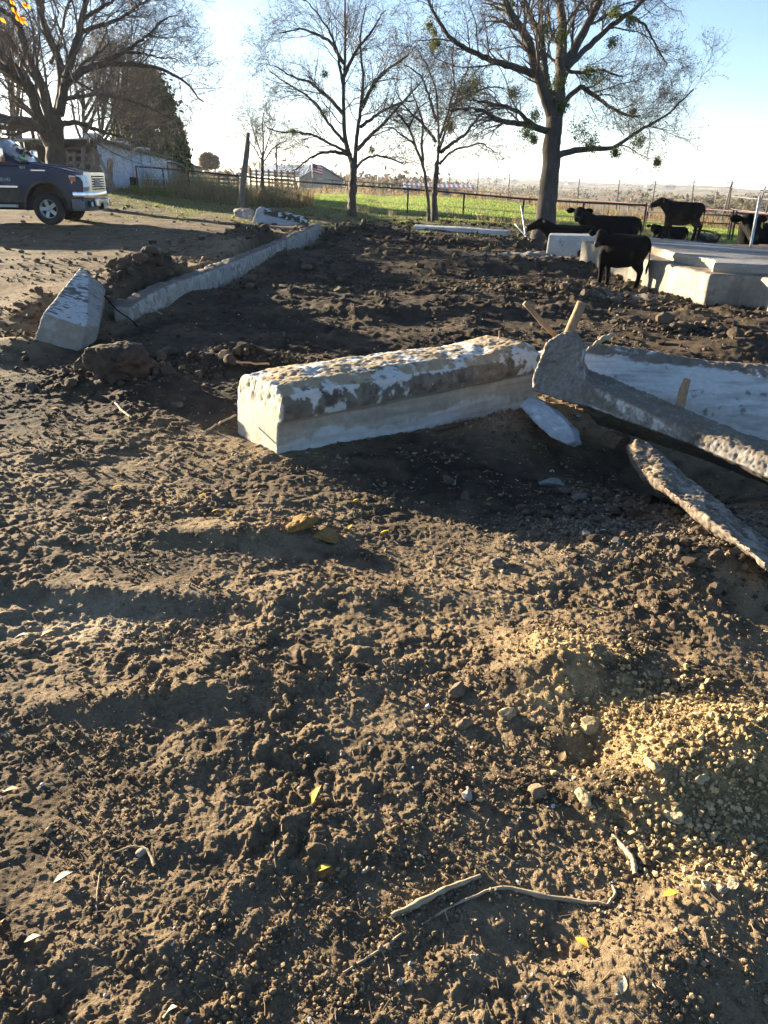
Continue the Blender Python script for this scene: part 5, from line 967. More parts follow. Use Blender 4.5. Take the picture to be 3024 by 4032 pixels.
# dry weeds: stems that branch, along the fence and round the posts
def weeds(name, label, n, seed, a0, a1, f0, f1, hh, col, per=16, tw=.008, keep=None):
    XY, rng, r, a = pol(n, seed, a0, a1, f0, f1); k = np.clip(.5+1.6*fbm(XY[:,0]/2.2, XY[:,1]/2.2, seed, 3), .02, 1) > rng.rand(len(r)); XY = XY[k]; n = len(XY); Z = height(XY[:,0], XY[:,1], False); base = np.stack([XY[:,0], XY[:,1], Z], 1)
    hs = rng.uniform(*hh, n)*(.6+.8*S(fbm(XY[:,0]/3, XY[:,1]/3, seed+1, 2)+.5)); B = np.repeat(base, per, 0)+rng.randn(n*per, 3)*[.10, .10, 0]; h = np.repeat(hs, per)*rng.uniform(.5, 1.1, n*per); d = rng.randn(n*per, 3)*.30; d[:, 2] = 1; T = B+d*h[:, None]; Mid = (B+T)/2+rng.randn(n*per, 3)*.04
    s = rng.randn(n*per, 3); s[:, 2] = 0; s /= np.linalg.norm(s, axis=1, keepdims=True); s *= tw; V = np.stack([B-s, B+s, Mid+s*.8, T, Mid-s*.8], 1).reshape(-1, 3); F = np.arange(5*n*per).reshape(-1, 5)
    q = T[rng.randint(0, len(T), n*per)]+rng.randn(n*per, 3)*np.array([.08, .08, .10]); V2, F2 = leaf_quads(q, .022, rng); C = np.repeat(np.array(col)*(.6+.8*rng.rand(n*per, 1)), 5, 0); C2 = np.repeat(np.array(col)*1.25*(.6+.8*rng.rand(n*per, 1)), 4, 0)
    o = mesh_obj(name, np.vstack([V, V2]), [tuple(f) for f in F.tolist()]+[tuple(f) for f in (F2+len(V)).tolist()], M_grass, None, False, np.vstack([C, C2])); return tag(o, label, 'weeds', kind='stuff')
weeds('dry_weeds', 'tangled dry brown and olive weeds under the pipe fence', 600, 211, -.30, -.10, lambda a: fence_r(a)-3.5, lambda a: fence_r(a)+1.5, (.35, .95), (.30, .235, .125), 20)
weeds('dry_weeds', 'tall olive weeds along the board pens behind the fence', 420, 213, -.30, -.10, lambda a: fence_r(a)+1, lambda a: fence_r(a)+14, (.5, 1.2), (.25, .22, .115), 18, .011)
weeds('dry_weeds', 'thin dry grass tufts along the fence right of the middle tree', 380, 215, -.06, .36, lambda a: fence_r(a)-4, lambda a: fence_r(a)+1, (.15, .42), (.34, .275, .15), 14, .006)
weeds('dry_weeds', 'tan weedy strip beyond the pasture', 800, 217, -.10, .60, lambda a: field_r(a)-1, lambda a: field_r(a)+14, (.3, .9), (.28, .21, .11), 12, .018)
weeds('green_weeds', 'fresh green weeds sprouting before the tin shed', 300, 219, -.42, -.25, lambda a: fence_r(a)-4, lambda a: fence_r(a)-.5, (.12, .4), (.17, .20, .05), 16, .008)
# far woods and scrub in the valley: one mass
def woods():
    rng = np.random.RandomState(77); n = 2600; a = rng.uniform(-.62, .75, n); r = np.exp(rng.uniform(math.log(150), math.log(3000), n)); x = r*np.sin(a); y = r*np.cos(a); m = fbm(x/110, y/70, 103, 5)+.35*fbm(x/25, y/25, 303, 2); k = m > .05; k &= ~((r < 260) & (rng.rand(n) < .6)); x, y, r = x[k], y[k], r[k]; n = len(x)
    per = 40; s = rng.uniform(2.0, 4.5, n)*(1+r/2500); far = S((r-120)/200)
    z = macro(x, y)+far*(fbm(x/260, y/260, 71, 4)*9*S((r-150)/900)+fbm(x/900+3, y/900, 77, 3)*14*S((r-1400)/1200)); C = np.stack([x, y, z+s*.55], 1); A = np.repeat(C, per, 0)+rng.randn(n*per, 3)*np.repeat(s, per)[:, None]*np.array([.8, .6, .33])
    V, F = leaf_quads(A, 1.0, rng); rs = np.repeat(np.repeat(s, per), 4)*.22; cen = np.repeat(A, 4, 0); V = cen+(V-cen)*rs[:, None]; pal = np.array([[.13, .105, .075], [.09, .078, .06], [.16, .125, .08], [.07, .068, .045]])[rng.randint(0, 4, n)]
    o = mesh_obj('far_woods', V, F, M_grass, None, False, np.repeat(pal, per*4, 0)); tag(o, 'bare brown woods and scrub filling the distant valley', 'woods', kind='stuff')
woods()
# ------------------------------------------------------------------ things lying on the dirt
M_yl = mat('yellow_leaf', (.60, .46, .06), .6, var=.3, vs=60, bump=None, trans=.4); M_bl = mat('brown_leaf', (.33, .22, .12), .75, var=.35, vs=60, bump=None, trans=.25); M_pl = mat('pale_leaf', (.50, .46, .33), .75, var=.3, vs=60, bump=None, trans=.25)
def on_ground(px, py): p, t = G(px, py); return p, t
LV = [(1268,3175,1.5,.8,M_yl,'largest crumpled yellow leaf standing on edge in the open dirt'),(1275,3442,1.1,.2,M_yl,'flat yellow leaf with orange blotch below the largest one'),(462,1925,1.0,.1,M_yl,'pale green yellow leaf in the dirt at mid left'),(798,1958,.7,.1,M_yl,'small yellow leaf, upper of a row left of centre'),
      (848,2022,.7,.3,M_yl,'small yellow leaf lying by a twig left of centre'),(914,2030,.6,2,M_yl,'tiny yellow leaf right beside its neighbour left of centre'),(1385,2092,.9,1,M_yl,'light yellow green leaf near the brown dung pile'),(1402,1980,.6,.4,M_yl,'tiny yellow leaf at the border of the block shadow'),
      (1515,2105,.8,.2,M_yl,'bright yellow leaf right of the brown dung pile'),(188,2512,1.0,.5,M_yl,'yellow orange leaf on the dirt near the left edge'),(88,2520,1.3,.1,M_pl,'long pale dry leaf beside the yellow one near the left edge'),(2298,3700,1.1,-1,M_yl,'narrow yellow leaf below the fallen branch'),
      (2640,3538,1.0,.1,M_yl,'thin olive yellow leaf right of the fallen branch end'),(1915,1865,.7,0,M_yl,'small yellow leaf in the shadow under the big block'),(45,3130,1.2,.1,M_bl,'brown and orange leaf at the left edge'),(250,3485,1.3,.5,M_pl,'pale oval leaf in the lower left dirt'),
      (35,3655,1.4,-.6,M_bl,'brown leaf cut by the left edge, lower one'),(690,4018,1.5,0,M_pl,'pale leaf at the very bottom edge'),(130,3720,.9,.3,M_pl,'small whitish leaf near the lower left brown leaf'),(2480,3925,1.0,1.2,M_pl,'pale speckled leaf in the bottom right dirt'),
      (2370,2100,.8,0,M_pl,'pale leaf in the shade left of the stony mound'),(1930,1975,.7,.3,M_yl,'yellowish leaf on the shaded ground before the mound'),(130,2556,.8,0,M_pl,'white chip like leaf below the pale dry leaf'),(560,1980,.8,.4,M_bl,'curled brown leaf amid the mid left clods'),(2230,3010,.9,1.0,M_bl,'brown leaf resting against the tan pile')]
for px, py, s, an, m, lab in LV:
    p, t = on_ground(px, py); mb = MB(); L = .020+.024*s*(t if t < 2.5 else 2.5)/2.0; leafmesh(mb, (-L/2, 0, .006), (math.cos(an), math.sin(an), .25 if s < 1.4 else 1.2), (0, .3, 1), L, L*.55, .35); mb.f += []
    o = mb.build('fallen_leaf', m, None, True); o.location = tuple(p+[0, 0, .002]); tag(o, lab, 'leaf', 'fallen leaves')
ST = [(2325,2862,.042,(.42,.34,.20),'rounded tan clod sitting alone above the pale pile'),(2000,2815,.040,(.32,.24,.14),'tan brown clod left of the small pile'),(1800,2720,.045,(.17,.13,.09),'dark clod left of the tan clods'),(2300,3150,.038,(.55,.45,.27),'pale flat topped clod at the left end of the tan pile'),
      (2575,3020,.030,(.5,.4,.24),'round tan lump on the tan pile, upper part'),(2660,3210,.034,(.55,.46,.28),'pale lump on the lower slope of the tan pile'),(2890,3490,.018,(.5,.42,.3),'pale pebble, leftmost of the little row under the pile'),(2842,3500,.019,(.42,.36,.26),'grey tan pebble in the little row under the pile'),
      (2780,3495,.018,(.55,.48,.32),'round pebble at the head of the little row under the pile'),(2730,3470,.014,(.5,.42,.28),'small pebble above the little row under the pile'),(1870,3772,.014,(.5,.40,.30),'pinkish pebble below the fallen branch'),(1350,2972,.016,(.42,.32,.22),'tan pebble standing up in the open dirt'),(1432,3430,.010,(.5,.45,.38),'small pale pebble right of the flat yellow leaf'),
      (1960,2225,.05,(.12,.11,.10),'angular dark stone at the left foot of the stony mound'),(2170,1905,.085,(.20,.20,.19),'flat grey slab of stone in the shade before the mound'),(2290,1965,.07,(.13,.11,.095),'dark lump right of the flat grey stone'),(1775,1905,.045,(.20,.21,.19),'greenish grey stone in the shadow of the block'),
      (2310,2110,.05,(.11,.105,.10),'dark rounded stone beside the stony mound'),(2435,2140,.038,(.10,.10,.10),'smooth black stone on the stony mound'),(2715,2040,.032,(.30,.27,.22),'light pebble below the narrow strip'),(2600,2090,.03,(.07,.07,.07),'small black cylinder like stone on the mound'),(1830,1960,.05,(.10,.085,.07),'dark clod beside the greenish stone'),
      (120,1530,.07,(.10,.08,.06),'dark clod left of the big earth lump'),(2760,3070,.026,(.55,.45,.28),'tan lump at the right side of the pale pile'),(1830,2855,.03,(.2,.15,.10),'brown clod beneath the dark clod'),(2620,2750,.03,(.36,.28,.17),'tan clod above the right part of the pile'),(2120,3120,.035,(.20,.15,.10),'brown clod left of the pale flat topped clod'),
      (700,1600,.06,(.12,.10,.075),'brown clod in front of the big block left end'),(1340,1150,.14,(.10,.08,.06),'round dirt clod alone in the pit'),(560,3360,.020,(.35,.30,.24),'small stone near the thin twig at lower left')]
for i, (px, py, r_, c, lab) in enumerate(ST):
    p, t = on_ground(px, py); rng = np.random.RandomState(i)
    c = tuple(q*(.55 if q_ > .35 else .8) for q, q_ in zip(c, (c[0],)*3)); r_ *= .85
    o = boulder('stone' if 'stone' in lab or 'pebble' in lab else 'earth_clod', px, py, t, r_*rng.uniform(.9, 1.2), r_*rng.uniform(.8, 1.0), r_*rng.uniform(.6, .85)*(.45 if 'slab' in lab else 1), c, lab, 'stone' if 'stone' in lab or 'pebble' in lab else 'clod', 300+i, .38); o.location = tuple(p+[0, 0, r_*.12])
def gstick(label, pts, r, m=None, cat='stick', jag=.004, lift=.5, kids=()):
    Q = []; 
    for x, y in pts: p, t = on_ground(x, y); Q.append(p)
    Q = np.array(Q); rr = np.array(r if hasattr(r, '__len__') else [r]*len(Q), float); Q[:, 2] += rr*lift; o = Q[0].copy(); S_ = smooth_path(np.c_[Q-o, rr], 22); rng = np.random.RandomState(int(pts[0][0])); S_[1:-1, :3] += rng.randn(20, 3)*jag*.6; S_[:, 3] *= 1+.13*rng.randn(22); e = empty('fallen_branch' if cat == 'branch' else 'twig', o, label, cat)
    V, F = tubes_mesh([(S_[None, :, :3], S_[None, :, 3], 9)]); mesh_obj('stem', V, F, m or M_stick, e, True)
    for k in kids:
        K = np.array([on_ground(x, y)[0] for x, y in k[0]])-o; K[:, 2] += k[1]; K = smooth_path(np.c_[K, np.full(len(K), k[1])], 12); K[:, :3] += rng.randn(12, 3)*jag*.4; V, F = tubes_mesh([(K[None, :, :3], K[None, :, 3], 6)]); mesh_obj('side_twig', V, F, m or M_stick, e, True)
gstick('thick bare branch lying across the lower middle of the dirt', [(1540,3612),(1640,3570),(1760,3505),(1890,3455)], [.006, .0085, .0078, .005], None, 'branch', .001, .9)
gstick('crooked root with a side twig running right from the thick branch', [(1660,3640),(1800,3560),(1975,3490),(2060,3520),(2200,3545),(2390,3568)], [.002, .0035, .0042, .0062, .0062, .004], None, 'branch', .0015, 1.0, (([(1750,3585),(1765,3630)], .002), ([(2390,3568),(2425,3520),(2410,3490)], .004)))
gstick('long thin twig running to the lower left under the thick branch', [(1350,3835),(1440,3780),(1530,3720),(1585,3675)], .0028, None, 'twig', .001, 1, (([(1500,3740),(1530,3800),(1540,3860)], .0016),))
gstick('curved short root arching out of the tan pile edge', [(2410,3290),(2440,3330),(2490,3390),(2500,3450)], [.004, .007, .008, .007], None, 'root', .001, 1)
gstick('hooked twig in the lower left dirt', [(440,3365),(520,3338),(580,3350),(612,3420)], [.0022, .003, .004, .0045], None, 'twig', .001, 2.2)
gstick('thin straight stalk standing right of the hooked twig', [(1078,3320),(1082,3390),(1088,3420)], .002, None, 'twig', .0006, 2)
gstick('thin reddish root beside the big earth lump', [(455,1590),(480,1620),(520,1650)], .008, None, 'root', .002, 1)
gstick('thin twig lying below the brown leaves at left', [(380,3600),(385,3500),(395,3440)], .0022, None, 'twig', .0006, 1.5)
def straws():
    XY, rng, r = rnd_ground(2600, 55, .85, 7); n = len(r); Z = height(XY[:,0], XY[:,1])+.002; L = rng.uniform(.010, .05, n)*(.6+.12*r); a = rng.rand(n)*6.283; d = np.stack([np.cos(a)*L, np.sin(a)*L, rng.randn(n)*.15*L+.003], 1); A = np.c_[XY, Z]; P = np.stack([A, A+d*.5+rng.randn(n, 3)*.002, A+d], 1)
    V, F = tubes_mesh([(P, np.full((n, 3), 1.)*(.0007+.00025*r)[:, None], 4)]); o = mesh_obj('dry_straw', V, F, M_grass, None, False, np.repeat(np.array([.40, .32, .20])*(.4+.8*rng.rand(n, 1)), 12, 0)); tag(o, 'bits of dry straw and rootlets strewn over the near dirt', 'straw', kind='stuff')
straws()
def litter():
    XY, rng, r = rnd_ground(700, 57, .9, 9); n = len(r); Z = height(XY[:,0], XY[:,1])+.004; V, F = leaf_quads(np.c_[XY, Z], .010, rng); cen = np.repeat(np.c_[XY, Z], 4, 0); k = np.repeat((.35+.30*r)*(.5+rng.rand(n)), 4)[:, None]; V = cen+(V-cen)*k*np.array([1, 1, .45]); V[::4, 2] += .003; V[2::4, 2] += .004
    pal = np.array([[.30, .20, .11], [.42, .34, .22], [.20, .14, .09], [.50, .44, .32]])[rng.randint(0, 4, n)]; o = mesh_obj('leaf_litter', V, F, M_grass, None, False, np.repeat(pal, 4, 0)); tag(o, 'curled bits of brown leaf scattered through the near dirt', 'leaf litter', kind='stuff')
litter()
# rounded brown dung heap
boulder('dung_pile', 1190, 2065, on_ground(1190,2085)[1], .10, .075, .035, (.20, .12, .045), 'orange brown dung heap, larger left one', 'dung', 401, .35); boulder('dung_pile', 1290, 2110, on_ground(1290,2125)[1], .08, .06, .03, (.19, .12, .05), 'orange brown dung heap, smaller right one', 'dung', 403, .35)
# ------------------------------------------------------------------ cattle
M_coat = mat('cattle_coat', attr=True, rough=.8, spec=.08, var=.3, vs=14, bump=(150, .35), bd=.006)
M_tagw = mat('ear_tag_white', (.75, .74, .70), .5, var=.05, bump=None); M_tagy = mat('ear_tag_yellow', (.62, .50, .08), .5, var=.05, bump=None); M_eye = mat('eye', (.008, .008, .010), .45, spec=.2, var=0, bump=None); M_nose = mat('muzzle_skin', (.03, .028, .028), .6, spec=.2, var=.2, bump=None)
def cap(mb, pts, n=12):
    P = [Vector(p[:3]) for p in pts]; R = [p[3] for p in pts]; d0 = (P[0]-P[1]).normalized(); d1 = (P[-1]-P[-2]).normalized()
    P = [P[0]+d0*R[0]*.9, P[0]+d0*R[0]*.6]+P+[P[-1]+d1*R[-1]*.6, P[-1]+d1*R[-1]*.9]; R = [R[0]*.3, R[0]*.75]+R+[R[-1]*.75, R[-1]*.3]; mb.tube(P, R, n)
def cow(label, loc, rz, s, pose='stand', head=(.3, 0, .12), hdir=(.9, 0, -.35), tagm=None, brown=0.0, lx=1.0, group=None, steer=False, legs=None, cat='cow'):
    e = empty('cow', loc, label, cat, group, rz); e.scale = (s*lx, s, s); dz = 0 if pose == 'stand' else -.455; w = 1 if pose == 'stand' else 1.18
    mb = MB(); st = [(-.67,.82,.06,.09),(-.64,.79,.14,.17),(-.56,.755,.20,.23),(-.42,.72,.235,.275),(-.22,.69,.255,.30),(.02,.675,.26,.315),(.20,.685,.25,.315),(.34,.72,.215,.29),(.44,.76,.165,.24),(.52,.79,.09,.15)]
    mb.loft([[(x, ry*w*math.cos(2*math.pi*k/20), zc+dz+rz_*math.sin(2*math.pi*k/20)*(1 if math.sin(2*math.pi*k/20) < 0 else .98)) for k in range(20)] for x, zc, ry, rz_ in st])
    cap(mb, [(-.52,0,.86+dz,.13),(-.2,0,.86+dz,.13),(.2,0,.87+dz,.13),(.38,0,.88+dz,.12)])
    nb = np.array([.36, 0, .80+dz]); poll = nb+np.array(head)*1.0+np.array([.06, 0, .10]); h = np.array(hdir, float); h /= np.linalg.norm(h)
    cap(mb, [(*nb, .22), (*(nb*.5+poll*.5), .17), (*poll, .125)])
    mid = poll+h*.16; mz = poll+h*.33; cap(mb, [(*(poll+np.array([0, 0, .01])), .115), (*mid, .098), (*(mz-h*.03), .074), (*mz, .074)]); cap(mb, [(*(poll+h*.05-np.array([0,0,.05])), .07), (*(mz-np.array([0,0,.02])-h*.03), .048)])
    if pose == 'stand':
        for sy in (1, -1):
            f, b = (legs or ((0, 0), (0, 0)))[0 if sy > 0 else 1]
            cap(mb, [(.33, sy*.12, .62, .15), (.33+f*.3, sy*.125, .48, .11), (.34+f*.6, sy*.12, .34, .066), (.33+f*.8, sy*.115, .20, .050), (.33+f, sy*.115, .09, .052), (.345+f, sy*.115, .035, .058)])
            cap(mb, [(-.50, sy*.12, .74, .155), (-.43+b*.2, sy*.13, .58, .15), (-.48+b*.5, sy*.13, .46, .10), (-.575+b*.8, sy*.12, .35, .064), (-.56+b*.9, sy*.115, .20, .048), (-.54+b, sy*.115, .09, .052), (-.525+b, sy*.115, .035, .058)])
        cap(mb, [(-.02, 0, .46, .05), (-.06, 0, .41, .035)])
        if steer: cap(mb, [(-.10, 0, .47, .06), (-.12, 0, .36, .02)])
    else:
        for sy in (1, -1):
            cap(mb, [(.34, sy*.16, .22, .11), (.46, sy*.19, .10, .06), (.30, sy*.22, .05, .045), (.18, sy*.22, .045, .045)]); cap(mb, [(-.46, sy*.2, .22, .16), (-.22, sy*.25, .13, .09), (-.40, sy*.29, .06, .05), (-.15, sy*.31, .05, .045)])
    cap(mb, [(-.66, 0, .92+dz, .03), (-.715, 0, .82+dz, .026), (-.73, 0, max(.55+dz, .12), .020), (-.72, .03, max(.38+dz, .06), .034), (-.72, .03, max(.30+dz, .04), .02)], 8)
    def colf(P, N):
        c = np.repeat(np.array([[.006, .0052, .0055]]), len(P), 0); n = fbm3(P*6, int(s*100), 3)
        if brown: c = mixc(c, np.array((.085, .045, .026)), brown*S((.66+.15*n-P[:,2])/.25)*S((P[:,2]-.30)/.1)); c = mixc(c, np.array((.05, .034, .024)), brown*.6*(.5+n))
        return mixc(c, np.array((.03, .028, .027)), S((.07-P[:,2])/.03)*(pose == 'stand'))
    o = rough_solid('body', mb, M_coat, .020, lambda P, N: .006*fbm3(P*7, 7, 3)+.0025*fbm3(P*30, 9, 2), colf, None, smooth_it=5); o.parent = e
    side = np.cross(h, [0, 0, 1.]); side /= np.linalg.norm(side); upv = np.cross(side, h)
    for sg in (1, -1):
        a = poll+side*sg*.10-h*.01+upv*.035; d = side*sg*.95+np.array([0, 0, -.10])-h*.15; d /= np.linalg.norm(d); em = MB(); secs = []
        for t, wd in ((0, .028), (.04, .045), (.09, .060), (.14, .050), (.18, .012)):
            c = a+d*t; secs.append([tuple(c+np.array([0,0,1.])*wd*math.cos(k*math.pi/4)*1.0+np.cross(d, [0,0,1.])*.018*math.sin(k*math.pi/4)) for k in range(8)])
        em.loft(secs).build('ear', M_black, e, True)
        c = mid+side*sg*.092+upv*.03-h*.04; MB().lathe([(.002,-.016),(.012,-.010),(.016,0),(.012,.010),(.002,.016)], 10, Matrix.Translation(tuple(c))).build('eye', M_eye, e, True)
        if tagm and sg == -1:
            t_ = a+d*.10+np.array([0, 0, -.02])-np.cross(d, [0,0,1.])*0+h*.025; q = np.cross(h, d); MB().hexa([t_+d*x+h*y+np.array([0,0,z]) for x, y, z in ((-.018,.0,-.095),(.018,.0,-.095),(.018,.010,-.095),(-.018,.010,-.095))], [t_+d*x+h*y+np.array([0,0,z]) for x, y, z in ((-.008,.0,0),(.008,.0,0),(.008,.010,0),(-.008,.010,0))]).build('ear_tag', tagm, e, bevel=.004)
    MB().lathe([(.004,-.04),(.05,-.03),(.066,0),(.057,.018),(.01,.028)], 14, Matrix.Translation(tuple(mz+h*.035)) @ Vector(h).to_track_quat('X', 'Z').to_matrix().to_4x4()).build('muzzle', M_nose, e, True)
    return e
def at_g(px, py, d): w = W(px, py, d); return (w[0], w[1], gz(w[0], w[1], False)-.01)
HH = 'black cattle around the concrete pad'
p = at_g(2425, 1110, 12.45); cow('black calf standing in front of the pad, staring toward the viewer', p, math.radians(142), .86, head=(.06, .13, .05), hdir=(-.30, .90, -.42), lx=.80, tagm=M_tagw, group=HH, legs=((.03, -.03), (-.05, .07)), cat='calf')
w = W(2660, 936, 14.7); cow('brownish black steer standing on top of the pad in profile', (w[0]+.03, w[1], .605), math.radians(152), .70, head=(.24, .10, .08), hdir=(.80, .42, -.30), brown=1.0, lx=.84, group=HH, steer=True, legs=((.10, .02), (-.06, -.10)), cat='steer')
p = at_g(2385, 945, 24.0); cow('largest black cow lying behind the calves, looking toward the viewer', p, math.radians(178), 1.50, 'lie', head=(.22, .05, .14), hdir=(.25, .85, -.30), tagm=M_tagy, group=HH)
p = at_g(2232, 945, 20.3); cow('black cow lying nearest the big tree trunk with its head to the left', p, math.radians(182), 1.12, 'lie', head=(.26, 0, .12), hdir=(.9, .1, -.35), group=HH)
p = at_g(2352, 948, 18.4); cow('small black calf lying low between two larger cows', p, math.radians(178), .72, 'lie', head=(.22, .0, -.12), hdir=(.8, .35, -.55), tagm=M_tagw, group=HH, cat='calf')
p = at_g(2628, 938, 25.5); cow('black calf lying in the grass behind the steer legs', p, math.radians(178), .92, 'lie', head=(.18, .1, .05), hdir=(.3, .85, -.25), group=HH, cat='calf')
p = at_g(3040, 972, 17.6); cow('black cow peeking in at the right edge beside the leaning pole', p, math.radians(185), 1.55, 'lie', head=(.12, .14, .12), hdir=(.08, .80, -.62), tagm=M_tagy, group=HH)

# ------------------------------------------------------------------ pickup truck
def truck():
    M_paint = mat('navy_paint', (.003, .012, .045), .35, .0, .3, .15, 3, None, coat=.35); M_dusty = mat('dusty_lower_paint', (.085, .068, .05), .75, .0, .3, .4, 9, (60, .3)); M_chrome = mat('chrome', (.92, .92, .94), .20, 1.0, .5, .05, 3, None)
    M_glass = mat('tinted_glass', (.012, .020, .032), .04, 0, .8, 0, 3, None, coat=1.0); M_tyre = mat('tyre_rubber', (.035, .032, .030), .85, var=.25, vs=12, bump=(40, .4), bd=.01); M_alloy = mat('alloy', (.50, .49, .47), .4, .4, var=.1, bump=None); M_lens = mat('lamp_lens', (.80, .82, .84), .30, 0, .5, .1, 6, None, coat=.2)
    M_amber = mat('amber_lens', (.65, .16, .02), .2, 0, .6, .1, 6, None, coat=.6); M_plastic = mat('black_plastic', (.02, .02, .022), .6, var=.2, bump=None); M_well = mat('muddy_wheel_well', (.10, .075, .05), .95, var=.3, vs=8, bump=None); M_lime = mat('lime_fabric', (.25, .75, .10), .8, var=.1, bump=None)
    c = W(205, 888, 19.2); yaw = math.radians(5.0); f = np.array([math.cos(yaw), math.sin(yaw), 0]); l = np.array([-math.sin(yaw), math.cos(yaw), 0]); base = c+l*.90
    e = empty('pickup_truck', (base[0], base[1], gz(c[0], c[1], False)-.01), 'dark navy pickup with chrome grille and muddy lower sides, parked under the huge tree', 'pickup truck', None, yaw); e.scale = (.97, 1, 1.07)
    arch = [(.56*math.cos(a), .40+.56*math.sin(a)) for a in np.linspace(math.radians(-8), math.radians(188), 15)]
    side = [(.93,.56),(.60,.50)]+[(x, z) for x, z in arch if True]+[(-.62,.50),(-3.2,.50)]+[(x-3.9, z) for x, z in arch]+[(-4.5,.60),(-5.0,.62),(-5.02,1.32),(-3.0,1.33),(-.75,1.34),(-.40,1.325),(.30,1.245),(.78,1.15),(.92,1.08),(.98,.98)]
    def prism(pts, y0, y1, tz=0.0): return [[(x, y0 if z < 1.0 else y0*(1-tz*(z-1.0)), z) for x, z in pts], [(x, y1 if z < 1.0 else y1*(1-tz*(z-1.0)), z) for x, z in pts]]
    MB().loft(prism(side, -1.0, 1.0, .14)).build('body', M_paint, e, False, bevel=.035, seg=3)
    hood = [(-.62,1.325),(-.2,1.335),(.30,1.285),(.72,1.20),(.90,1.12),(.93,1.05),(.3,1.15),(-.62,1.25)]; mb = MB().loft(prism(hood, -.74, .74)); mb.build('hood', M_paint, e, False, bevel=.04, seg=3)
    for sy in (-1, 1): MB().loft([[(x, sy*.50+dy, z+.012) for dy in (-.06, .06)]+[(x, sy*.50, z+.045)] for x, z in ((-.5,1.335),(.28,1.29),(.70,1.205))]).build('hood_bulge', M_paint, e, True)
    # cab: tapered block with glass set proud
    def cabsec(z, xf, xb, y): return [(xf, -y, z), (xf+.10, -y*.6, z), (xf+.13, 0, z), (xf+.10, y*.6, z), (xf, y, z), (xb, y, z), (xb, -y, z)]
    MB().loft([cabsec(1.28, -.58, -3.05, .965), cabsec(1.42, -.76, -3.03, .94), cabsec(1.80, -1.30, -2.95, .83), cabsec(1.89, -1.52, -2.90, .76), cabsec(1.915, -1.72, -2.8, .62)]).build('cab', M_paint, e, True)
    A0 = [(-.58, -.87, 1.345), (-.50, -.5, 1.34), (-.47, 0, 1.34), (-.50, .5, 1.34), (-.58, .87, 1.345)]; A1 = [(-1.33, -.745, 1.815), (-1.22, -.42, 1.825), (-1.20, 0, 1.83), (-1.22, .42, 1.825), (-1.33, .745, 1.815)]; g = MB(); off = Vector((.045, 0, .055)); secs = [[Vector(a)+off, Vector(a)+off*.2, Vector(b)+off*.2, Vector(b)+off] for a, b in zip(A0, A1)]
    g.loft(secs).build('windshield', M_glass, e, False)
    lm = MB(); q0 = Vector(A0[0])+off*1.25; q1 = Vector(A0[1])+off*1.25; u = (Vector(A1[0])-Vector(A0[0])); P = [q0*.75+q1*.25+u*.07, q0*.1+q1*.9+u*.05, q0*.2+q1*.8+u*.11, q0*.6+q1*.4+u*.17, q0*.72+q1*.28+u*.15]; lm.loft([P, [p+off*.15 for p in P]]).build('safety_vest', M_lime, e)
    for sy in (-1, 1):
        for x0, x1, x2, x3 in ((-.98,-1.72,-1.72,-1.42),(-1.80,-2.75,-2.70,-1.80)):
            y = sy; MB().hexa([(x0, y*.955, 1.37), (x1, y*.955, 1.37), (x1, y*.90, 1.37), (x0, y*.90, 1.37)], [(x3, y*.845, 1.78), (x2, y*.845, 1.78), (x2, y*.80, 1.78), (x3, y*.80, 1.78)]).build('side_window', M_glass, e)
        # dusty rocker strip, chrome moulding, running board
        MB().box((-3.2, sy*1.003-.01, .505), (-.66, sy*1.003+.01, .80)).build('rocker_panel', M_dusty, e); MB().box((-3.1, sy*1.012-.012, .83), (-.68, sy*1.012+.012, .87)).build('side_moulding', M_chrome, e)
        MB().box((-3.1, min(sy*.98, sy*1.14), .40), (-.74, max(sy*.98, sy*1.14), .465)).build('running_board', M_alloy, e, bevel=.015)
        a1 = [(.595*math.cos(a), .40+.595*math.sin(a)) for a in np.linspace(0, math.pi, 21)]; a2 = [(.545*math.cos(a), .40+.545*math.sin(a)) for a in np.linspace(0, math.pi, 21)]
        for xo in (0, -3.9):
            m_ = MB(); [m_.hexa([(a1[i][0]+xo, sy*.96, a1[i][1]), (a1[i+1][0]+xo, sy*.96, a1[i+1][1]), (a2[i+1][0]+xo, sy*.96, a2[i+1][1]), (a2[i][0]+xo, sy*.96, a2[i][1])], [(a1[i][0]+xo, sy*1.022, a1[i][1]), (a1[i+1][0]+xo, sy*1.022, a1[i+1][1]), (a2[i+1][0]+xo, sy*1.022, a2[i+1][1]), (a2[i][0]+xo, sy*1.022, a2[i][1])]) for i in range(20)]; m_.build('wheel_arch', M_dusty if True else M_paint, e)
        # mirror
        MB().box((-.98, min(sy*1.10, sy*1.36), 1.36), (-.86, max(sy*1.10, sy*1.36), 1.68)).build('mirror', M_chrome, e, bevel=.03); MB().box((-.94, min(sy*.92, sy*1.12), 1.42), (-.88, max(sy*.92, sy*1.12), 1.47)).build('mirror_arm', M_plastic, e); MB().box((-.855, min(sy*1.11, sy*1.35), 1.37), (-.845, max(sy*1.11, sy*1.35), 1.47)).build('mirror_indicator', M_amber, e)
        MB().box((-1.78, sy*1.004-.02, 1.12), (-1.60, sy*1.004+.03, 1.16)).build('door_handle', M_chrome, e, bevel=.01)
        # lamps
        y0, y1 = sy*.70, sy*.985; MB().hexa([(1.00, min(y0,y1), .86), (1.00, max(y0,y1), .86), (.68, max(y0,y1), .86), (.68, min(y0,y1), .86)], [(.955, min(y0,y1), 1.13), (.955, max(y0,y1), 1.13), (.62, max(y0,y1), 1.13), (.62, min(y0,y1), 1.13)]).build('headlight', M_lens, e, bevel=.02)
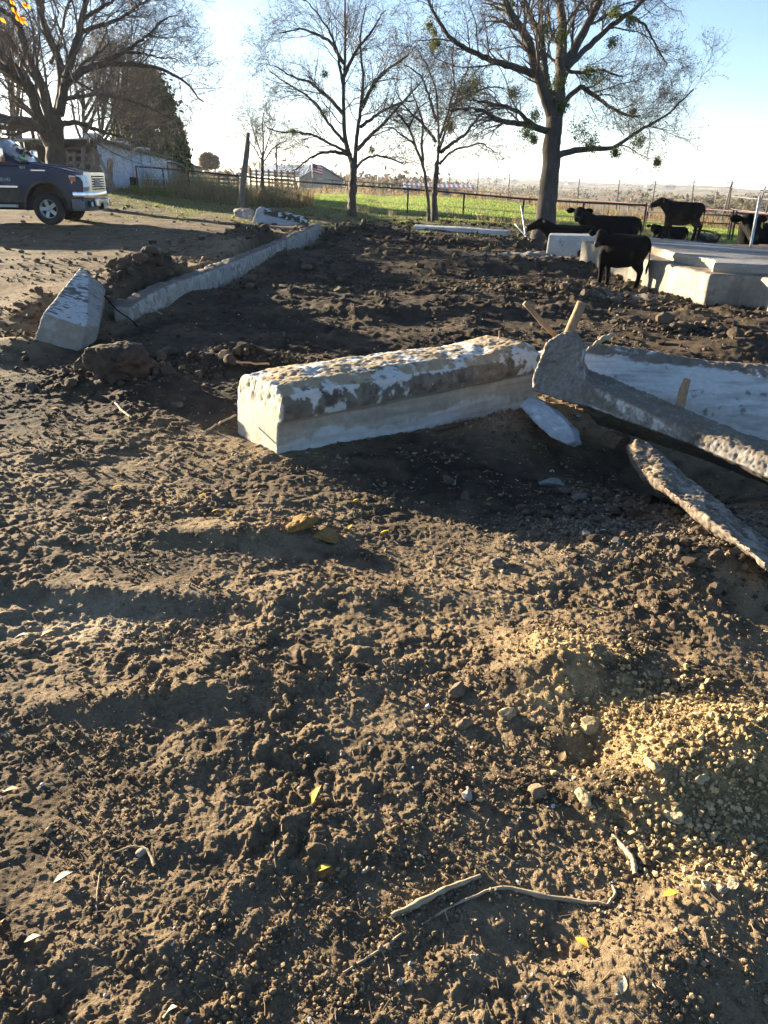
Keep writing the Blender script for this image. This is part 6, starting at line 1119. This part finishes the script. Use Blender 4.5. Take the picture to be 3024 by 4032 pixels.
        MB().box((.66, min(sy*.96, sy*.992), .99), (.80, max(sy*.96, sy*.992), 1.09)).build('side_marker', M_amber, e)
        MB().lathe([(.01,0),(.055,.0),(.06,.02),(.045,.03),(.01,.03)], 14, Matrix.Translation((1.09, sy*.82, .49))).build('fog_light', M_lens, e, True); MB().box((1.03, sy*.82-.10, .42), (1.085, sy*.82+.10, .57)).build('fog_bezel', M_plastic, e)
    MB().box((-1.9, -.85, .34), (.75, .85, .62)).build('chassis', M_plastic, e); MB().box((-4.9, -.85, .40), (-1.9, .85, .62)).build('underbody', M_plastic, e)
    for xo in (0, -3.9): MB().box((xo-.5, -.62, .42), (xo+.5, -.55, .93)).build('wheel_well', M_well, e); MB().box((xo-.5, .55, .42), (xo+.5, .62, .93)).build('wheel_well', M_well, e)
    MB().box((-.30, -.985, 1.20), (.06, -.962, 1.225)).build('fender_trim', M_chrome, e)
    # front bumper and valance, grille
    def curve_box(z0, z1, x_mid, x_end, th, yy=1.0, n=12):
        secs = []
        for i in range(n+1): y = -yy+2*yy*i/n; q = abs(y/yy)**3; x = x_mid*(1-q)+x_end*q; secs.append([(x-th, y, z0), (x, y, z0), (x, y, z1), (x-th, y, z1)])
        return MB().loft(secs)
    curve_box(.62, .77, 1.19, .97, .30).build('bumper', M_chrome, e, True, bevel=.02); curve_box(.34, .62, 1.13, .92, .30).build('valance', mat('grey_valance', (.16, .165, .17), .45, .4, var=.3, vs=6, bump=None), e, True, bevel=.02)
    MB().box((1.10, -.42, .50), (1.20, .42, .58)).build('bumper_step', M_chrome, e, bevel=.01); MB().box((1.10, -.30, .36), (1.145, .30, .50)).build('air_intake', M_dark, e)
    for sy in (-1, 1): MB().box((1.12, sy*.52-.12, .44), (1.21, sy*.52+.12, .61)).build('tow_hook_bezel', M_chrome, e, bevel=.02)
    gx = 1.0; mb = MB(); mb.box((gx-.06, -.70, .76), (gx+.10, -.60, 1.19)); mb.box((gx-.06, .60, .76), (gx+.10, .70, 1.19)); mb.box((gx-.10, -.599, 1.12), (gx+.095, .599, 1.195)); mb.box((gx-.04, -.599, .76), (gx+.105, .599, .81)); mb.build('grille_surround', M_chrome, e)
    MB().box((gx-.08, -.60, .81), (gx+.04, .60, 1.12)).build('grille_opening', M_dark, e)
    for k in range(5): MB().box((gx+.042, -.595, .835+.057*k), (gx+.075, .595, .862+.057*k)).build('grille_bar', M_chrome, e)
    def letters(txt, size, loc, rot, m, name, ext=.012):
        cu = bpy.data.curves.new('t', 'FONT'); cu.body = txt; cu.size = size; cu.extrude = ext; cu.align_x = 'CENTER'; cu.align_y = 'CENTER'; to = bpy.data.objects.new('t', cu); COL.objects.link(to); me = bpy.data.meshes.new_from_object(to.evaluated_get(bpy.context.evaluated_depsgraph_get())); bpy.data.objects.remove(to)
        me.materials.clear(); me.materials.append(m); ob = bpy.data.objects.new(name, me); COL.objects.link(ob); ob.parent = e; ob.location = loc; ob.rotation_euler = rot; return ob
    letters('GMC', .22, (gx+.09, 0, .965), (math.pi/2, 0, math.pi/2), M_white, 'emblem', .014); letters('2500 HD', .10, (-1.02, -1.018, 1.0), (math.pi/2, 0, 0), M_white, 'side_lettering', .004); letters('4X4', .09, (-.50, -.985, 1.265), (math.pi/2, 0, 0), M_white, 'fender_lettering', .004)
    MB().box((1.215, -.155, .38), (1.225, .155, .52)).build('licence_plate', M_white, e)
    for k in (0, 1): MB().tube([(-.56+k*.0, -.75+k*.75, 1.40), (-.62, -.35+k*.75, 1.425)], .012, 5).build('wiper', M_plastic, e)
    # wheels
    prof = [(.24,-.13),(.30,-.135),(.375,-.125),(.405,-.10),(.412,-.05),(.412,.05),(.405,.10),(.375,.125),(.30,.135),(.24,.13)]
    def wheel(x, sy, dz=0.0):
        w_ = bpy.data.objects.new('wheel', None); COL.objects.link(w_); w_.parent = e; w_.location = (x, sy*.87, .375); w_.scale = (.94, 1, .94/1.07); R = Matrix.Rotation(math.pi/2*sy, 4, 'Z')
        MB().lathe(prof+[prof[0]], 36, R).build('tyre', M_tyre, w_, True); MB().lathe([(.238,-.11),(.245,.10),(.232,.115),(.222,.10),(.215,-.05)], 30, R).build('rim', M_alloy, w_, True); MB().lathe([(.01,-.02),(.22,-.02),(.22,-.05),(.01,-.05)], 24, R).build('brake_disc', M_plastic, w_)
        MB().lathe([(.005,.095),(.06,.09),(.075,.06),(.085,.0)], 20, R).build('hub_cap', M_alloy, w_, True)
        for k in range(5):
            A = R @ Matrix.Rotation(2*math.pi*k/5+.3, 4, 'X'); V = [(.05,-.040,.07),(.05,.040,.07),(.085,.040,.07),(.085,-.040,.07)]; mb = MB(); mb.hexa([tuple(A @ Vector(p)) for p in ((.04,-.042,.05),(.04,.042,.05),(.085,.042,.05),(.085,-.042,.05))], [tuple(A @ Vector(p)) for p in ((.05,-.050,.228),(.05,.050,.228),(.10,.050,.228),(.10,-.050,.228))]); mb.build('spoke', M_alloy, w_)
    for x in (0, -3.9):
        for sy in (-1, 1): wheel(x, sy)
truck()
# ------------------------------------------------------------------ thin air between here and the ridge
def haze():
    m = bpy.data.materials.new('haze_air'); m.use_nodes = True; t = m.node_tree; t.nodes.remove(t.nodes['Principled BSDF']); v = nd(t, 'ShaderNodeVolumePrincipled'); v.inputs['Color'].default_value = (.82, .89, 1, 1); v.inputs['Density'].default_value = .00016; v.inputs['Anisotropy'].default_value = .35; t.links.new(v.outputs[0], t.nodes['Material Output'].inputs['Volume'])
    ob = MB().box((-9300, -9300, -420), (9300, 9300, 130)).build('haze', m, None); tag(ob, 'thin pale haze over the valley and far hills', 'haze', kind='stuff')
haze()
